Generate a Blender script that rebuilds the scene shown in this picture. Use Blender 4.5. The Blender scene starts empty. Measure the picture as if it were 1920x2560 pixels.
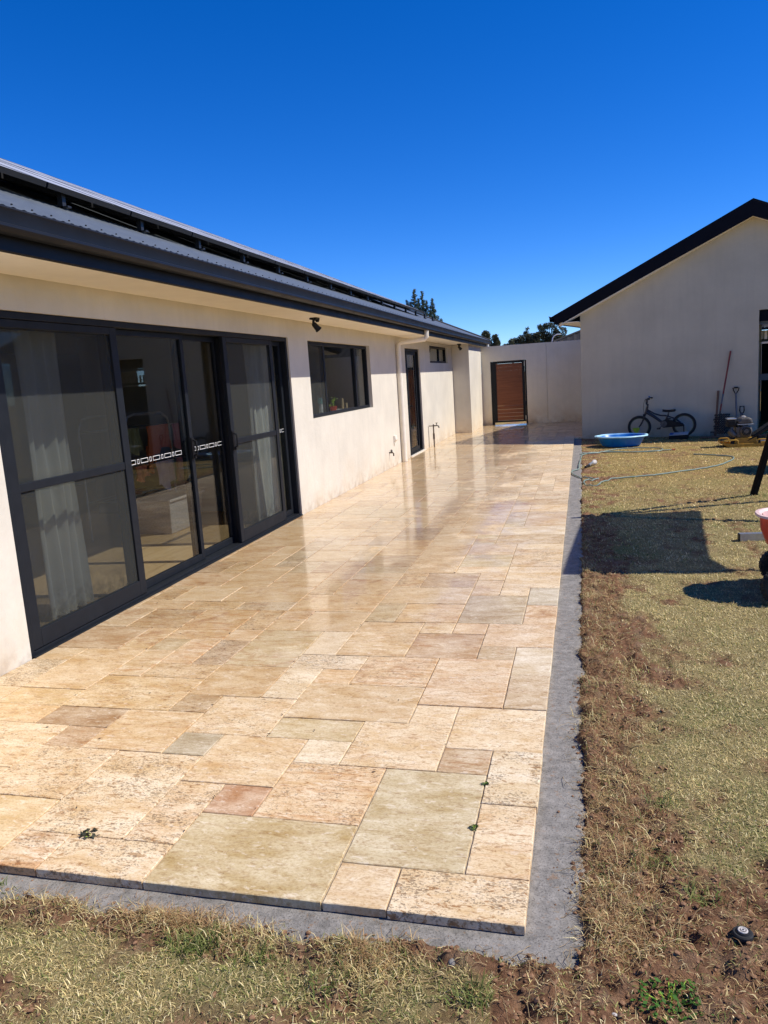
import bpy, bmesh, math, random
import numpy as np
from mathutils import Vector, Matrix
random.seed(7)
rng = np.random.default_rng(11)
SC = bpy.context.scene
COL = SC.collection
R = math.radians

# ------------------------------------------------------------------ camera
cam = bpy.data.cameras.new('camera')
cam.sensor_fit = 'HORIZONTAL'; cam.sensor_width = 36.0
cam.lens = 36.0 * 1912.97 / 1920.0
cam.clip_start = 0.05; cam.clip_end = 1500
camo = bpy.data.objects.new('camera', cam); COL.objects.link(camo)
rt = Vector((0.96722276, 0.24565535, -0.06429298)); up = Vector((0.01922276, 0.18163169, 0.98317873))
fw = Vector((-0.25320076, 0.95218873, -0.17095613))
M = Matrix.Identity(4)
for i in range(3):
    M[i][0] = rt[i]; M[i][1] = up[i]; M[i][2] = -fw[i]
M[0][3], M[1][3], M[2][3] = 3.3008, 0.0, 1.555
camo.matrix_world = M
SC.camera = camo

# ------------------------------------------------------------------ sky, sun, exposure
SUN = Vector((0.87, 0.075, 1.0)).normalized()
elev = math.asin(SUN.z); azim = math.atan2(SUN.x, SUN.y)
wd = bpy.data.worlds.new('World'); SC.world = wd; wd.use_nodes = True
nt = wd.node_tree; nt.nodes.clear()
sky = nt.nodes.new('ShaderNodeTexSky'); sky.sky_type = 'NISHITA'; sky.sun_disc = False
sky.sun_elevation = elev; sky.sun_rotation = azim
sky.altitude = 0; sky.air_density = 0.68; sky.dust_density = 0.0; sky.ozone_density = 9.0
hs = nt.nodes.new('ShaderNodeHueSaturation'); hs.inputs['Saturation'].default_value = 1.23; hs.inputs['Hue'].default_value = .5115; hs.inputs['Value'].default_value = 1.06
bg = nt.nodes.new('ShaderNodeBackground'); bg.inputs['Strength'].default_value = 0.15
wo = nt.nodes.new('ShaderNodeOutputWorld')
nt.links.new(sky.outputs[0], hs.inputs['Color']); nt.links.new(hs.outputs[0], bg.inputs[0]); nt.links.new(bg.outputs[0], wo.inputs[0])
sl = bpy.data.lights.new('sun', 'SUN'); sl.energy = 4.9; sl.angle = R(0.53); sl.color = (1.0, 0.95, 0.865)
so = bpy.data.objects.new('sun', sl); COL.objects.link(so)
so.rotation_euler = SUN.to_track_quat('Z', 'Y').to_euler()
SC.view_settings.view_transform = 'Standard'; SC.view_settings.look = 'None'
SC.view_settings.gamma = 1; SC.view_settings.exposure = 0.2
try:
    SC.cycles.use_denoising = True
    SC.cycles.max_bounces = 10; SC.cycles.transparent_max_bounces = 24; SC.cycles.caustics_reflective = False
    SC.cycles.sample_clamp_indirect = 6
except Exception:
    pass

# ------------------------------------------------------------------ node helper
class NT:
    def __init__(s, name):
        s.m = bpy.data.materials.new(name); s.m.use_nodes = True
        s.t = s.m.node_tree; s.t.nodes.clear()
        s.out = s.n('ShaderNodeOutputMaterial')
    def n(s, typ, **kw):
        x = s.t.nodes.new(typ)
        for k, v in kw.items():
            setattr(x, k, v)
        return x
    def put(s, sock, v):
        if isinstance(v, bpy.types.NodeSocket): s.t.links.new(v, sock)
        elif v is not None:
            if sock.type == 'RGBA' and len(v) == 3: v = (*v, 1)
            sock.default_value = v
    def obj(s): return s.n('ShaderNodeTexCoord').outputs['Object']
    def mapping(s, vec, scale=(1, 1, 1), rot=(0, 0, 0), loc=(0, 0, 0)):
        x = s.n('ShaderNodeMapping'); s.put(x.inputs['Vector'], vec)
        x.inputs['Scale'].default_value = scale; x.inputs['Rotation'].default_value = rot; x.inputs['Location'].default_value = loc
        return x.outputs[0]
    def noise(s, vec, scale, detail=4, rough=.55, dist=0.0):
        x = s.n('ShaderNodeTexNoise'); s.put(x.inputs['Vector'], vec)
        x.inputs['Scale'].default_value = scale; x.inputs['Detail'].default_value = detail
        x.inputs['Roughness'].default_value = rough; x.inputs['Distortion'].default_value = dist
        return x.outputs['Fac']
    def vor(s, vec, scale, feature='F1', rand=1.0):
        x = s.n('ShaderNodeTexVoronoi', feature=feature); s.put(x.inputs['Vector'], vec)
        x.inputs['Scale'].default_value = scale; x.inputs['Randomness'].default_value = rand
        return x.outputs['Distance']
    def ramp(s, fac, stops, interp='LINEAR'):
        x = s.n('ShaderNodeValToRGB'); s.put(x.inputs[0], fac)
        cr = x.color_ramp; cr.interpolation = interp
        while len(cr.elements) < len(stops): cr.elements.new(.5)
        for e, (p, c) in zip(cr.elements, stops):
            e.position = p
            if not hasattr(c, '__len__'): c = (c, c, c)
            e.color = (*c[:3], 1)
        return x.outputs['Color']
    def mix(s, fac, a, b, mode='MIX'):
        x = s.n('ShaderNodeMix', data_type='RGBA', blend_type=mode)
        s.put(x.inputs[0], fac); s.put(x.inputs[6], a); s.put(x.inputs[7], b)
        return x.outputs[2]
    def math(s, op, a, b=None, clamp=False):
        x = s.n('ShaderNodeMath', operation=op, use_clamp=clamp); s.put(x.inputs[0], a)
        if b is not None: s.put(x.inputs[1], b)
        return x.outputs[0]
    def attr(s, name, out='Color'):
        return s.n('ShaderNodeAttribute', attribute_name=name).outputs[out]
    def sep(s, vec):
        x = s.n('ShaderNodeSeparateXYZ'); s.put(x.inputs[0], vec); return x.outputs
    def bump(s, h, strength=.3, dist=.01):
        x = s.n('ShaderNodeBump'); s.put(x.inputs['Height'], h)
        x.inputs['Strength'].default_value = strength; x.inputs['Distance'].default_value = dist
        return x.outputs[0]
    def bsdf(s, color, rough=.6, metal=0.0, normal=None, spec=.5, **kw):
        x = s.n('ShaderNodeBsdfPrincipled')
        s.put(x.inputs['Base Color'], color); s.put(x.inputs['Roughness'], rough); s.put(x.inputs['Metallic'], metal)
        s.put(x.inputs['Specular IOR Level'], spec)
        if normal is not None: s.put(x.inputs['Normal'], normal)
        for k, v in kw.items(): s.put(x.inputs[k.replace('_', ' ')], v)
        return x.outputs[0]
    def done(s, sh):
        s.t.links.new(sh, s.out.inputs['Surface']); return s.m

def plain(name, col, rough=.5, metal=0.0, var=.12, scale=30, bump=0.0, spec=.5):
    t = NT(name); o = t.obj()
    f = t.noise(o, scale, 5)
    c = t.mix(t.ramp(f, [(.3, 0), (.7, 1)]), tuple(x * (1 - var) for x in col), tuple(min(1, x * (1 + var)) for x in col))
    rg = t.math('ADD', t.math('MULTIPLY', t.noise(o, scale * .6, 3), .25), rough - .12, True)
    return t.done(t.bsdf(c, rg, metal, t.bump(f, bump, .004) if bump else None, spec))

def m_render(name, col, dust_bounce=(.55, .36, .17), amt=.35):
    t = NT(name); o = t.obj()
    n1 = t.noise(o, 1.3, 5, .6); n2 = t.noise(o, 220, 3, .6)
    stv = t.mapping(o, (6, 6, .5)); n3 = t.noise(stv, 1.6, 4, .55)
    c = t.mix(t.ramp(n1, [(.35, 0), (.7, 1)]), tuple(x * .90 for x in col), tuple(min(1, x * 1.05) for x in col))
    c = t.mix(t.math('MULTIPLY', t.ramp(n3, [(.47, 0), (.72, 1)]), .20), c, tuple(x * .74 for x in col))
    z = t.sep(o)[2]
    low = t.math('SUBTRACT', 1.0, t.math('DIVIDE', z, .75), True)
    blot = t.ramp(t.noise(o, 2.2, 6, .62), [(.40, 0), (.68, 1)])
    c = t.mix(t.math('MULTIPLY', t.math('MULTIPLY', t.math('POWER', low, 1.6), blot), amt), c, dust_bounce)  # dust and bounced light painted as an orange tint towards the base
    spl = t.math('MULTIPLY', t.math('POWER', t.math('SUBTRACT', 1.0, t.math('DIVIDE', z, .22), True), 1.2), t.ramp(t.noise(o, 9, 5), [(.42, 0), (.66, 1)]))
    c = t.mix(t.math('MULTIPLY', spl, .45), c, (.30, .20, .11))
    sp = t.ramp(t.noise(o, 60, 2), [(.72, 0), (.76, 1)])
    c = t.mix(t.math('MULTIPLY', sp, .12), c, tuple(x * .5 for x in col))
    return t.done(t.bsdf(c, .88, 0, t.bump(t.math('ADD', n2, t.math('MULTIPLY', t.noise(o, 14, 4, .6), 3.0)), .32, .004), .25))

def m_glass(name, tint, base=0.0):
    t = NT(name)
    tr = t.n('ShaderNodeBsdfTransparent'); t.put(tr.inputs[0], tint)
    gl = t.n('ShaderNodeBsdfGlossy'); gl.inputs['Roughness'].default_value = .015; t.put(gl.inputs[0], (.95, .97, .97))
    geo = t.n('ShaderNodeNewGeometry')
    fr = t.n('ShaderNodeFresnel'); t.put(fr.inputs['IOR'], t.math('SUBTRACT', 1.5, t.math('MULTIPLY', geo.outputs['Backfacing'], 1.5 - 1 / 1.5)))
    mx = t.n('ShaderNodeMixShader'); t.put(mx.inputs[0], t.math('ADD', t.math('MULTIPLY', fr.outputs[0], .9), base, True))
    t.t.links.new(tr.outputs[0], mx.inputs[1]); t.t.links.new(gl.outputs[0], mx.inputs[2])
    # dried splashes along the bottom edge
    return t.done(mx.outputs[0])

def m_screen(name):
    t = NT(name); o = t.obj()
    tr = t.n('ShaderNodeBsdfTransparent')
    z = t.sep(o)[2]
    dirt = t.math('MULTIPLY', t.math('POWER', t.math('SUBTRACT', 1.0, t.math('DIVIDE', z, .45), True), 1.5), t.ramp(t.noise(o, 14, 6, .7), [(.40, 0), (.62, 1)]))
    df = t.bsdf(t.mix(dirt, (.060, .062, .057), (.012, .011, .010)), .8, 0, None, .1)
    mx = t.n('ShaderNodeMixShader'); t.put(mx.inputs[0], t.math('ADD', t.math('MULTIPLY', dirt, .45), .31, True))
    t.t.links.new(tr.outputs[0], mx.inputs[1]); t.t.links.new(df, mx.inputs[2])
    return t.done(mx.outputs[0])

def m_cloth(name):
    t = NT(name)
    d = t.bsdf((.10, .10, .085), .9, 0, None, .1)
    tr = t.n('ShaderNodeBsdfTransparent'); t.put(tr.inputs[0], (1, .96, .9))
    mx = t.n('ShaderNodeMixShader'); mx.inputs[0].default_value = .73
    t.t.links.new(tr.outputs[0], mx.inputs[1]); t.t.links.new(d, mx.inputs[2])
    return t.done(mx.outputs[0])

def m_foliage(name):
    t = NT(name)
    c = t.attr('tone')
    d = t.bsdf(c, .65, 0, None, .25)
    tl = t.n('ShaderNodeBsdfTranslucent'); t.put(tl.inputs[0], c)
    mx = t.n('ShaderNodeMixShader'); mx.inputs[0].default_value = .22
    t.t.links.new(d, mx.inputs[1]); t.t.links.new(tl.outputs[0], mx.inputs[2])
    return t.done(mx.outputs[0])

def m_corrug(name, col, rough=.42):
    t = NT(name); o = t.obj()
    f = t.noise(t.mapping(o, (3, 3, 3)), 3, 5, .6)
    c = t.mix(t.ramp(f, [(.3, 0), (.75, 1)]), tuple(x * .85 for x in col), tuple(x * 1.2 for x in col))
    return t.done(t.bsdf(c, t.math('ADD', t.math('MULTIPLY', f, .25), rough - .1), .0, None, .6))

def m_wood(name, a, b, rough=.55, axis=0, scale=1.0):
    t = NT(name); o = t.obj()
    sc = [18, 18, 18]; sc[axis] = 1.2
    f = t.noise(t.mapping(o, tuple(x * scale for x in sc)), 2.0, 6, .6, .6)
    c = t.mix(t.ramp(f, [(.3, 0), (.7, 1)]), a, b)
    return t.done(t.bsdf(c, rough, 0, t.bump(f, .12, .003), .4))

def m_paver():
    t = NT('travertine')
    o = t.obj(); off = t.attr('toff', 'Vector'); base = t.attr('tone')
    vv = t.n('ShaderNodeVectorMath', operation='ADD'); t.put(vv.inputs[0], o)
    sc = t.n('ShaderNodeVectorMath', operation='SCALE'); t.put(sc.inputs[0], off); sc.inputs['Scale'].default_value = 37.0
    t.t.links.new(sc.outputs[0], vv.inputs[1]); p = vv.outputs[0]
    so = t.sep(off); pit_amt = so[0]; vein_amt = so[1]
    # clouding inside a tile
    cl = t.noise(t.mapping(p, (3.0, 6.0, 3)), 1.6, 6, .62, .5)
    c = t.mix(t.ramp(cl, [(.32, 0), (.68, 1)]), t.mix(1.0, base, (.81, .71, .56), 'MULTIPLY'), t.mix(.40, base, (.86, .74, .54)))
    # streaky bands along X
    st = t.noise(t.mapping(p, (2.4, 17, 3)), 1.7, 7, .66, 1.1)
    stm = t.math('MULTIPLY', t.ramp(st, [(.50, 0), (.64, 1)]), t.math('ADD', t.math('MULTIPLY', vein_amt, .75), .10))
    c = t.mix(stm, c, t.mix(1.0, base, (.70, .48, .30), 'MULTIPLY'))
    # large rust patch in some tiles
    rp = t.noise(p, 4.2, 6, .7, .6)
    rpm = t.math('MULTIPLY', t.ramp(rp, [(.56, 0), (.66, 1)]), t.ramp(vein_amt, [(.30, .05), (.75, .85)]))
    c = t.mix(rpm, c, (.46, .265, .125))
    # fine mottling
    fm = t.noise(t.mapping(p, (1, 1.5, 1)), 95, 3, .6)
    c = t.mix(t.math('MULTIPLY', t.ramp(fm, [(.38, 1), (.52, 0)]), .42), c, t.mix(1.0, c, (.60, .48, .34), 'MULTIPLY'))
    fk = t.noise(t.mapping(p, (24, 62, 24), rot=(0, 0, .12)), 1.0, 6, .72, .9)
    fkm = t.math('MULTIPLY', t.ramp(fk, [(.545, 0), (.60, 1)]), t.math('ADD', t.math('MULTIPLY', pit_amt, .66), .30))
    c = t.mix(fkm, c, t.mix(1.0, c, (.50, .34, .21), 'MULTIPLY'))
    wk = t.noise(t.mapping(p, (20, 44, 20), rot=(0, 0, .2), loc=(5, 2, 0)), 1.0, 5, .7, .8)
    c = t.mix(t.math('MULTIPLY', t.ramp(wk, [(.56, 0), (.64, 1)]), .38), c, (.86, .76, .60))
    # pits
    pw = t.mapping(p, (34, 58, 34))
    dn = t.n('ShaderNodeTexNoise'); t.put(dn.inputs['Vector'], p); dn.inputs['Scale'].default_value = 55; dn.inputs['Detail'].default_value = 4; dn.inputs['Roughness'].default_value = .7
    dv = t.n('ShaderNodeVectorMath', operation='MULTIPLY_ADD'); t.put(dv.inputs[0], dn.outputs['Color']); dv.inputs[1].default_value = (1.5, 1.5, 1.5); t.put(dv.inputs[2], pw)
    pn = t.vor(dv.outputs[0], 1.0)
    reg = t.noise(p, 7, 3, .6)
    thr = t.math('MULTIPLY', t.math('ADD', t.math('MULTIPLY', pit_amt, .34), .05), t.ramp(reg, [(.36, .25), (.58, 1)]))
    pit = t.math('MULTIPLY', t.math('SUBTRACT', thr, pn), 9.0, True)
    dv2 = t.n('ShaderNodeVectorMath', operation='MULTIPLY_ADD'); t.put(dv2.inputs[0], dn.outputs['Color']); dv2.inputs[1].default_value = (2.4, 2.4, 2.4); t.put(dv2.inputs[2], t.mapping(p, (78, 150, 78), loc=(3, 1, 0)))
    pn2 = t.vor(dv2.outputs[0], 1.0)
    pit2 = t.math('MULTIPLY', t.math('SUBTRACT', t.math('MULTIPLY', thr, 1.35), pn2), 7.0, True)
    pit = t.math('MAXIMUM', pit, t.math('MULTIPLY', pit2, .8))
    c = t.mix(t.math('MULTIPLY', pit, .72), c, (.20, .125, .07))
    # wetness from hosing: strong from the door to the gate, drying at the front edge
    y = t.sep(o)[1]; x = t.sep(o)[0]
    w0 = t.math('DIVIDE', t.math('SUBTRACT', y, 2.5), 2.6, True)
    wr = t.math('SUBTRACT', 1.25, t.math('DIVIDE', x, 4.6))
    wn = t.math('ADD', t.math('MULTIPLY', t.noise(t.mapping(o, (1.0, .7, 1)), 1.3, 5, .6, .4), .62), t.math('MULTIPLY', t.noise(o, 4.5, 4, .6), .38))
    wet = t.math('MULTIPLY', w0, t.ramp(t.math('ADD', wn, t.math('MULTIPLY', t.math('SUBTRACT', wr, .80), .50)), [(.40, .05), (.49, 1)]))
    wet = t.math('MULTIPLY', wet, t.math('SUBTRACT', 1.0, t.math('MULTIPLY', t.math('DIVIDE', t.math('SUBTRACT', x, 1.7), 1.1, True), .80)))
    c = t.mix(t.math('MULTIPLY', wet, .50), c, t.mix(1.0, c, (.86, .74, .56), 'MULTIPLY'))
    drift = t.ramp(t.noise(o, .8, 4, .6), [(.58, 0), (.72, 1)])
    c = t.mix(t.math('MULTIPLY', t.math('MULTIPLY', drift, w0), .30), c, (.74, .68, .58))
    h = t.math('SUBTRACT', t.math('MULTIPLY', fm, .25), pit)
    nrm = t.bump(h, .55, .004)
    film = t.noise(t.mapping(o, (1, 1, 1)), 16, 3, .5)
    cn = t.bump(t.math('ADD', film, t.math('MULTIPLY', t.noise(o, 55, 2), .25)), .05, .004)
    cr = t.math('ADD', t.math('MULTIPLY', t.ramp(wn, [(.3, 1), (.6, 0)]), .14), .05)
    return t.done(t.bsdf(c, t.math('SUBTRACT', .72, t.math('MULTIPLY', wet, .28)), 0, nrm, .35,
                         Coat_Weight=t.math('MULTIPLY', wet, 1.0), Coat_Roughness=cr, Coat_IOR=1.40, Coat_Normal=cn))

def m_ground():
    t = NT('lawn_soil'); o = t.obj()
    soil = t.attr('soil', 'Fac'); green = t.attr('green', 'Fac')
    f = t.noise(o, 40, 6, .65); g = t.noise(o, 9, 5, .6); hh = t.noise(t.mapping(o, (1, 1.8, 1)), 150, 4, .7)
    straw = t.mix(t.ramp(hh, [(.28, 0), (.72, 1)]), (.17, .125, .055), (.50, .39, .19))
    straw = t.mix(t.ramp(g, [(.4, 0), (.65, .5)]), straw, (.31, .25, .10))
    gr = t.mix(t.ramp(hh, [(.3, 0), (.7, 1)]), (.095, .105, .03), (.31, .31, .12))
    straw = t.mix(t.attr('dry', 'Fac'), straw, t.mix(1.0, straw, (1.05, .92, .76), 'MULTIPLY'))
    c = t.mix(green, straw, gr)
    so = t.mix(t.ramp(f, [(.3, 0), (.7, 1)]), (.105, .052, .027), (.35, .185, .10))
    so = t.mix(t.ramp(g, [(.5, 0), (.68, .5)]), so, (.34, .25, .16))
    c = t.mix(soil, c, so)
    return t.done(t.bsdf(c, .95, 0, t.bump(t.math('ADD', f, t.math('MULTIPLY', hh, 1.2)), .9, .012), .1))

def m_concrete(name, a, b, sc=26):
    t = NT(name); o = t.obj()
    f = t.noise(o, sc, 7, .7); g = t.noise(o, 5, 4)
    sp = t.ramp(t.noise(o, 150, 3, .7), [(.52, 0), (.66, 1)])
    c = t.mix(t.ramp(f, [(.3, 0), (.7, 1)]), a, b)
    c = t.mix(t.math('MULTIPLY', sp, .75), c, tuple(x * .40 for x in a))
    c = t.mix(t.math('MULTIPLY', t.ramp(t.noise(o, 46, 4), [(.6, 0), (.7, 1)]), .6), c, (.25, .15, .08))
    c = t.mix(t.math('MULTIPLY', t.ramp(g, [(.5, 0), (.7, 1)]), .3), c, tuple(x * 1.25 for x in b))
    return t.done(t.bsdf(c, .92, 0, t.bump(f, .8, .008), .2))

def m_panel():
    t = NT('solar_cells'); o = t.obj()
    return t.done(t.bsdf((.46, .46, .47), .5, 0, None, .5, Coat_Weight=.35, Coat_Roughness=.2))

def m_tileroof():
    t = NT('roof_tiles'); o = t.obj()
    f = t.noise(o, 6, 4)
    return t.done(t.bsdf(t.mix(f, (.022, .021, .022), (.05, .047, .048)), .9, 0, None, .1))

def m_clouds(name, a, b, sc, rough=.9):
    t = NT(name); o = t.obj(); f = t.noise(o, sc, 5)
    return t.done(t.bsdf(t.mix(t.ramp(f, [(.35, 0), (.65, 1)]), a, b), rough, 0, None, .2))

WALLC = (.655, .605, .51)
MT = dict(
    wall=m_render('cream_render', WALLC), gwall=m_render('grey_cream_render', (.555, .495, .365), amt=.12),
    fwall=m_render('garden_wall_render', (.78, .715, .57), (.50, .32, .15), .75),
    soffit=plain('soffit_paint', (.90, .85, .74), .75, 0, .04, 4), dark=plain('charcoal_aluminium', (.0085, .0105, .014), .55, 0, .15, 12, spec=.25),
    fascia=plain('ironstone_steel', (.006, .008, .013), .5, 0, .18, 6, spec=.25), navy=plain('night_steel', (.0035, .0038, .008), .7, 0, .1, 6, spec=.15),
    roof=m_corrug('corrugated_steel', (.105, .12, .135)), glass=m_glass('tinted_glass', (.82, .84, .83)), screen=m_screen('flyscreen_mesh'),
    white=plain('white_plastic', (.80, .79, .76), .4, 0, .04), cream=plain('cream_paint', (.76, .70, .60), .4, 0, .05, 12),
    black=plain('black_plastic', (.010, .010, .011), .5, spec=.25), rubber=plain('black_rubber', (.016, .016, .016), .8, 0, .2, 60, .4),
    steel=plain('galvanised_steel', (.50, .52, .54), .35, .8, .12, 40), chrome=plain('polished_metal', (.62, .62, .62), .2, 1.0),
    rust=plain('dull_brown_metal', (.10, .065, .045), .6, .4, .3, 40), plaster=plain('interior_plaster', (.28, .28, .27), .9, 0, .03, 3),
    ceil=plain('interior_ceiling', (.6, .6, .58), .9, 0, .03, 3),
    wood=m_wood('timber_floor', (.48, .31, .15), (.68, .47, .25), .35, 1), merbau=m_wood('gate_timber', (.150, .048, .019), (.235, .080, .032), .6, 0, .6),
    handlew=m_wood('worn_wood', (.10, .055, .03), (.22, .12, .07), .6, 2, 2), red=plain('red_paint', (.20, .022, .016), .5),
    redtub=plain('faded_red_plastic', (.58, .052, .030), .42, 0, .16, 20), pale=plain('sun_bleached_pink', (.74, .52, .47), .5, 0, .1),
    blue=plain('blue_plastic', (.004, .16, .50), .38, 0, .12, 10), paleblue=plain('pale_blue_rim', (.42, .70, .86), .4, 0, .06, 10),
    yellow=plain('yellow_paint', (.40, .215, .018), .55, 0, .3, 26), grime=plain('oily_metal', (.11, .10, .088), .55, .3, .45, 50),
    greyhose=plain('green_grey_hose', (.20, .265, .22), .5, 0, .12, 20), orange=plain('orange_brass', (.50, .14, .06), .4, .2),
    paver=m_paver(), grout=m_clouds('joint_sand', (.34, .27, .18), (.50, .41, .29), 30), ground=m_ground(),
    conc=m_concrete('grey_mortar', (.15, .140, .124), (.33, .305, .275)), leaf=m_foliage('leaves'), blade=m_foliage('grass_blades'),
    bark=m_wood('bark', (.09, .07, .05), (.20, .16, .12), .9, 2), soil=m_clouds('red_soil', (.13, .068, .036), (.34, .19, .105), 40),
    cells=m_panel(), alu=plain('anodised_frame', (.42, .43, .45), .5, .2, .05, 8), blackalu=plain('black_anodised', (.016, .016, .017), .5, 0, .1, 8), tiles=m_tileroof(),
    curtain=plain('sheer_curtain', (.64, .64, .60), .9, 0, .04, 4), teal=plain('teal_plastic', (.22, .62, .60), .4),
    pot=plain('red_pot', (.55, .06, .04), .5), lime=plain('lime_plastic', (.36, .55, .05), .5), oak=m_wood('pale_wood', (.52, .36, .18), (.70, .52, .30), .6, 2, 2),
    tee=plain('rust_cotton', (.50, .15, .065), .95, 0, .1, 20), pink=plain('dusty_pink_cotton', (.52, .23, .24), .95, 0, .1, 20),
    blush=plain('pale_pink_cotton', (.70, .55, .56), .95, 0, .1, 20), khaki=plain('khaki_cotton', (.17, .18, .09), .95, 0, .1, 20),
    bluep=plain('blue_label', (.05, .11, .30), .5), shade=m_cloth('shade_cloth'), legs=plain('black_powder_coat', (.008, .008, .009), .8, spec=.1), stone=plain('pale_stone', (.50, .46, .42), .9, 0, .2, 60, .6),
    steelblue=plain('blue_grey_paint', (.11, .125, .14), .5, 0, .15, 20), redframe=plain('dark_frame_paint', (.020, .020, .026), .35), whitewash=plain('white_paint', (.82, .82, .80), .5, 0, .05),
    limerim=plain('green_grey_rim', (.09, .11, .06), .4))

# ------------------------------------------------------------------ mesh builder
class MB:
    def __init__(s): s.v = []; s.f = []
    def add(s, vs, fs):
        b = len(s.v); s.v += [tuple(map(float, p)) for p in vs]; s.f += [tuple(b + i for i in f) for f in fs]; return s
    def box(s, x0, x1, y0, y1, z0, z1):
        return s.add([(x, y, z) for z in (z0, z1) for y in (y0, y1) for x in (x0, x1)],
                     [(0, 2, 3, 1), (4, 5, 7, 6), (0, 1, 5, 4), (2, 6, 7, 3), (0, 4, 6, 2), (1, 3, 7, 5)])
    def quad(s, *p): return s.add(p, [tuple(range(len(p)))])
    def bar(s, a, b, w, h, upv=(0, 0, 1)):
        a = Vector(a); b = Vector(b); d = (b - a).normalized(); u = Vector(upv)
        if abs(d.dot(u)) > .98: u = Vector((1, 0, 0))
        sx = d.cross(u).normalized() * w / 2; sz = sx.cross(d).normalized() * h / 2
        vs = [p + i * sx + j * sz for p in (a, b) for i, j in ((-1, -1), (1, -1), (1, 1), (-1, 1))]
        return s.add(vs, [(3, 2, 1, 0), (4, 5, 6, 7), (0, 1, 5, 4), (1, 2, 6, 5), (2, 3, 7, 6), (3, 0, 4, 7)])
    def tube(s, pts, r, n=8, closed=False, caps=True):
        pts = [Vector(p) for p in pts]; m = len(pts)
        rs = r if hasattr(r, '__len__') else [r] * m
        rings = []; prev = None
        for i, p in enumerate(pts):
            if closed: d = pts[(i + 1) % m] - pts[i - 1]
            else: d = pts[min(i + 1, m - 1)] - pts[max(i - 1, 0)]
            d.normalize()
            if prev is None:
                u = Vector((0, 0, 1)) if abs(d.z) < .9 else Vector((1, 0, 0))
                u = (u - d * u.dot(d)).normalized()
            else:
                u = (prev - d * prev.dot(d)).normalized()
            prev = u; w = d.cross(u)
            rings.append([p + rs[i] * (math.cos(2 * math.pi * k / n) * u + math.sin(2 * math.pi * k / n) * w) for k in range(n)])
        vs = [q for rg in rings for q in rg]; fs = []
        for i in range(m if closed else m - 1):
            j = (i + 1) % m
            for k in range(n):
                fs.append((i * n + k, i * n + (k + 1) % n, j * n + (k + 1) % n, j * n + k))
        if caps and not closed:
            fs.append(tuple(range(n))[::-1]); fs.append(tuple((m - 1) * n + k for k in range(n)))
        return s.add(vs, fs)
    def lathe(s, prof, c=(0, 0, 0), ax='z', n=24):
        vs = []; fs = []
        for r, h in prof:
            for k in range(n):
                a = 2 * math.pi * k / n; p = (r * math.cos(a), r * math.sin(a), h)
                if ax == 'y': p = (p[0], p[2], p[1])
                elif ax == 'x': p = (p[2], p[0], p[1])
                vs.append((p[0] + c[0], p[1] + c[1], p[2] + c[2]))
        for i in range(len(prof) - 1):
            for k in range(n):
                fs.append((i * n + k, i * n + (k + 1) % n, (i + 1) * n + (k + 1) % n, (i + 1) * n + k))
        fs.append(tuple(range(n))[::-1]); fs.append(tuple((len(prof) - 1) * n + k for k in range(n)))
        return s.add(vs, fs)
    def torus(s, c, R_, r, ax='y', n=36, k=10):
        pts = []
        for i in range(n):
            a = 2 * math.pi * i / n; ca, sa = R_ * math.cos(a), R_ * math.sin(a)
            pts.append({'y': (c[0] + ca, c[1], c[2] + sa), 'z': (c[0] + ca, c[1] + sa, c[2]), 'x': (c[0], c[1] + ca, c[2] + sa)}[ax])
        return s.tube(pts, r, k, True)
    def prism(s, poly, a, b, ax='y'):
        n = len(poly)
        def P(u, w, h): return {'y': (u, h, w), 'x': (h, u, w), 'z': (u, w, h)}[ax]
        vs = [P(u, w, a) for u, w in poly] + [P(u, w, b) for u, w in poly]
        return s.add(vs, [tuple(range(n)), tuple(range(2 * n - 1, n - 1, -1))] + [(i, n + i, n + (i + 1) % n, (i + 1) % n) for i in range(n)])
    def grid(s, nu, nv, fn, close_u=False):
        vs = [fn(i / (nu if close_u else nu - 1), j / (nv - 1)) for j in range(nv) for i in range(nu)]
        fs = []
        for j in range(nv - 1):
            for i in range(nu if close_u else nu - 1):
                k = (i + 1) % nu
                fs.append((j * nu + i, j * nu + k, (j + 1) * nu + k, (j + 1) * nu + i))
        return s.add(vs, fs)
    def solid_sheet(s, nu, nv, fn, nrm, th):
        nrm = Vector(nrm) * th
        b = len(s.v); s.grid(nu, nv, fn)
        s.grid(nu, nv, lambda u, v: Vector(fn(u, v)) - nrm)
        N = nu * nv
        edge = [j for j in range(nu)] + [(j + 1) * nu - 1 for j in range(1, nv)] + [nu * nv - 1 - j for j in range(1, nu)] + [j * nu for j in range(nv - 2, 0, -1)]
        for i in range(len(edge)):
            p, q = edge[i], edge[(i + 1) % len(edge)]
            s.f.append((b + p, b + q, b + N + q, b + N + p))
        return s

def obj(name, mb, mat, parent=None, smooth=False, bevel=0.0, loc=None, rotz=None):
    me = bpy.data.meshes.new(name)
    me.from_pydata(mb.v, [], mb.f); me.update()
    bm = bmesh.new(); bm.from_mesh(me); bmesh.ops.recalc_face_normals(bm, faces=bm.faces); bm.to_mesh(me); bm.free()
    me.materials.append(mat if not isinstance(mat, str) else MT[mat])
    if smooth:
        for p in me.polygons: p.use_smooth = True
        me.set_sharp_from_angle(angle=R(38))
    o = bpy.data.objects.new(name, me); COL.objects.link(o)
    if bevel:
        md = o.modifiers.new('edge', 'BEVEL'); md.width = bevel; md.segments = 2; md.limit_method = 'ANGLE'; md.angle_limit = R(40)
    if parent is not None: o.parent = parent
    if loc is not None: o.location = loc
    if rotz is not None: o.rotation_euler.z = rotz
    return o
def tag(o, label, cat, group=None):
    o['label'] = label; o['category'] = cat
    if group: o['group'] = group
    return o
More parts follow.
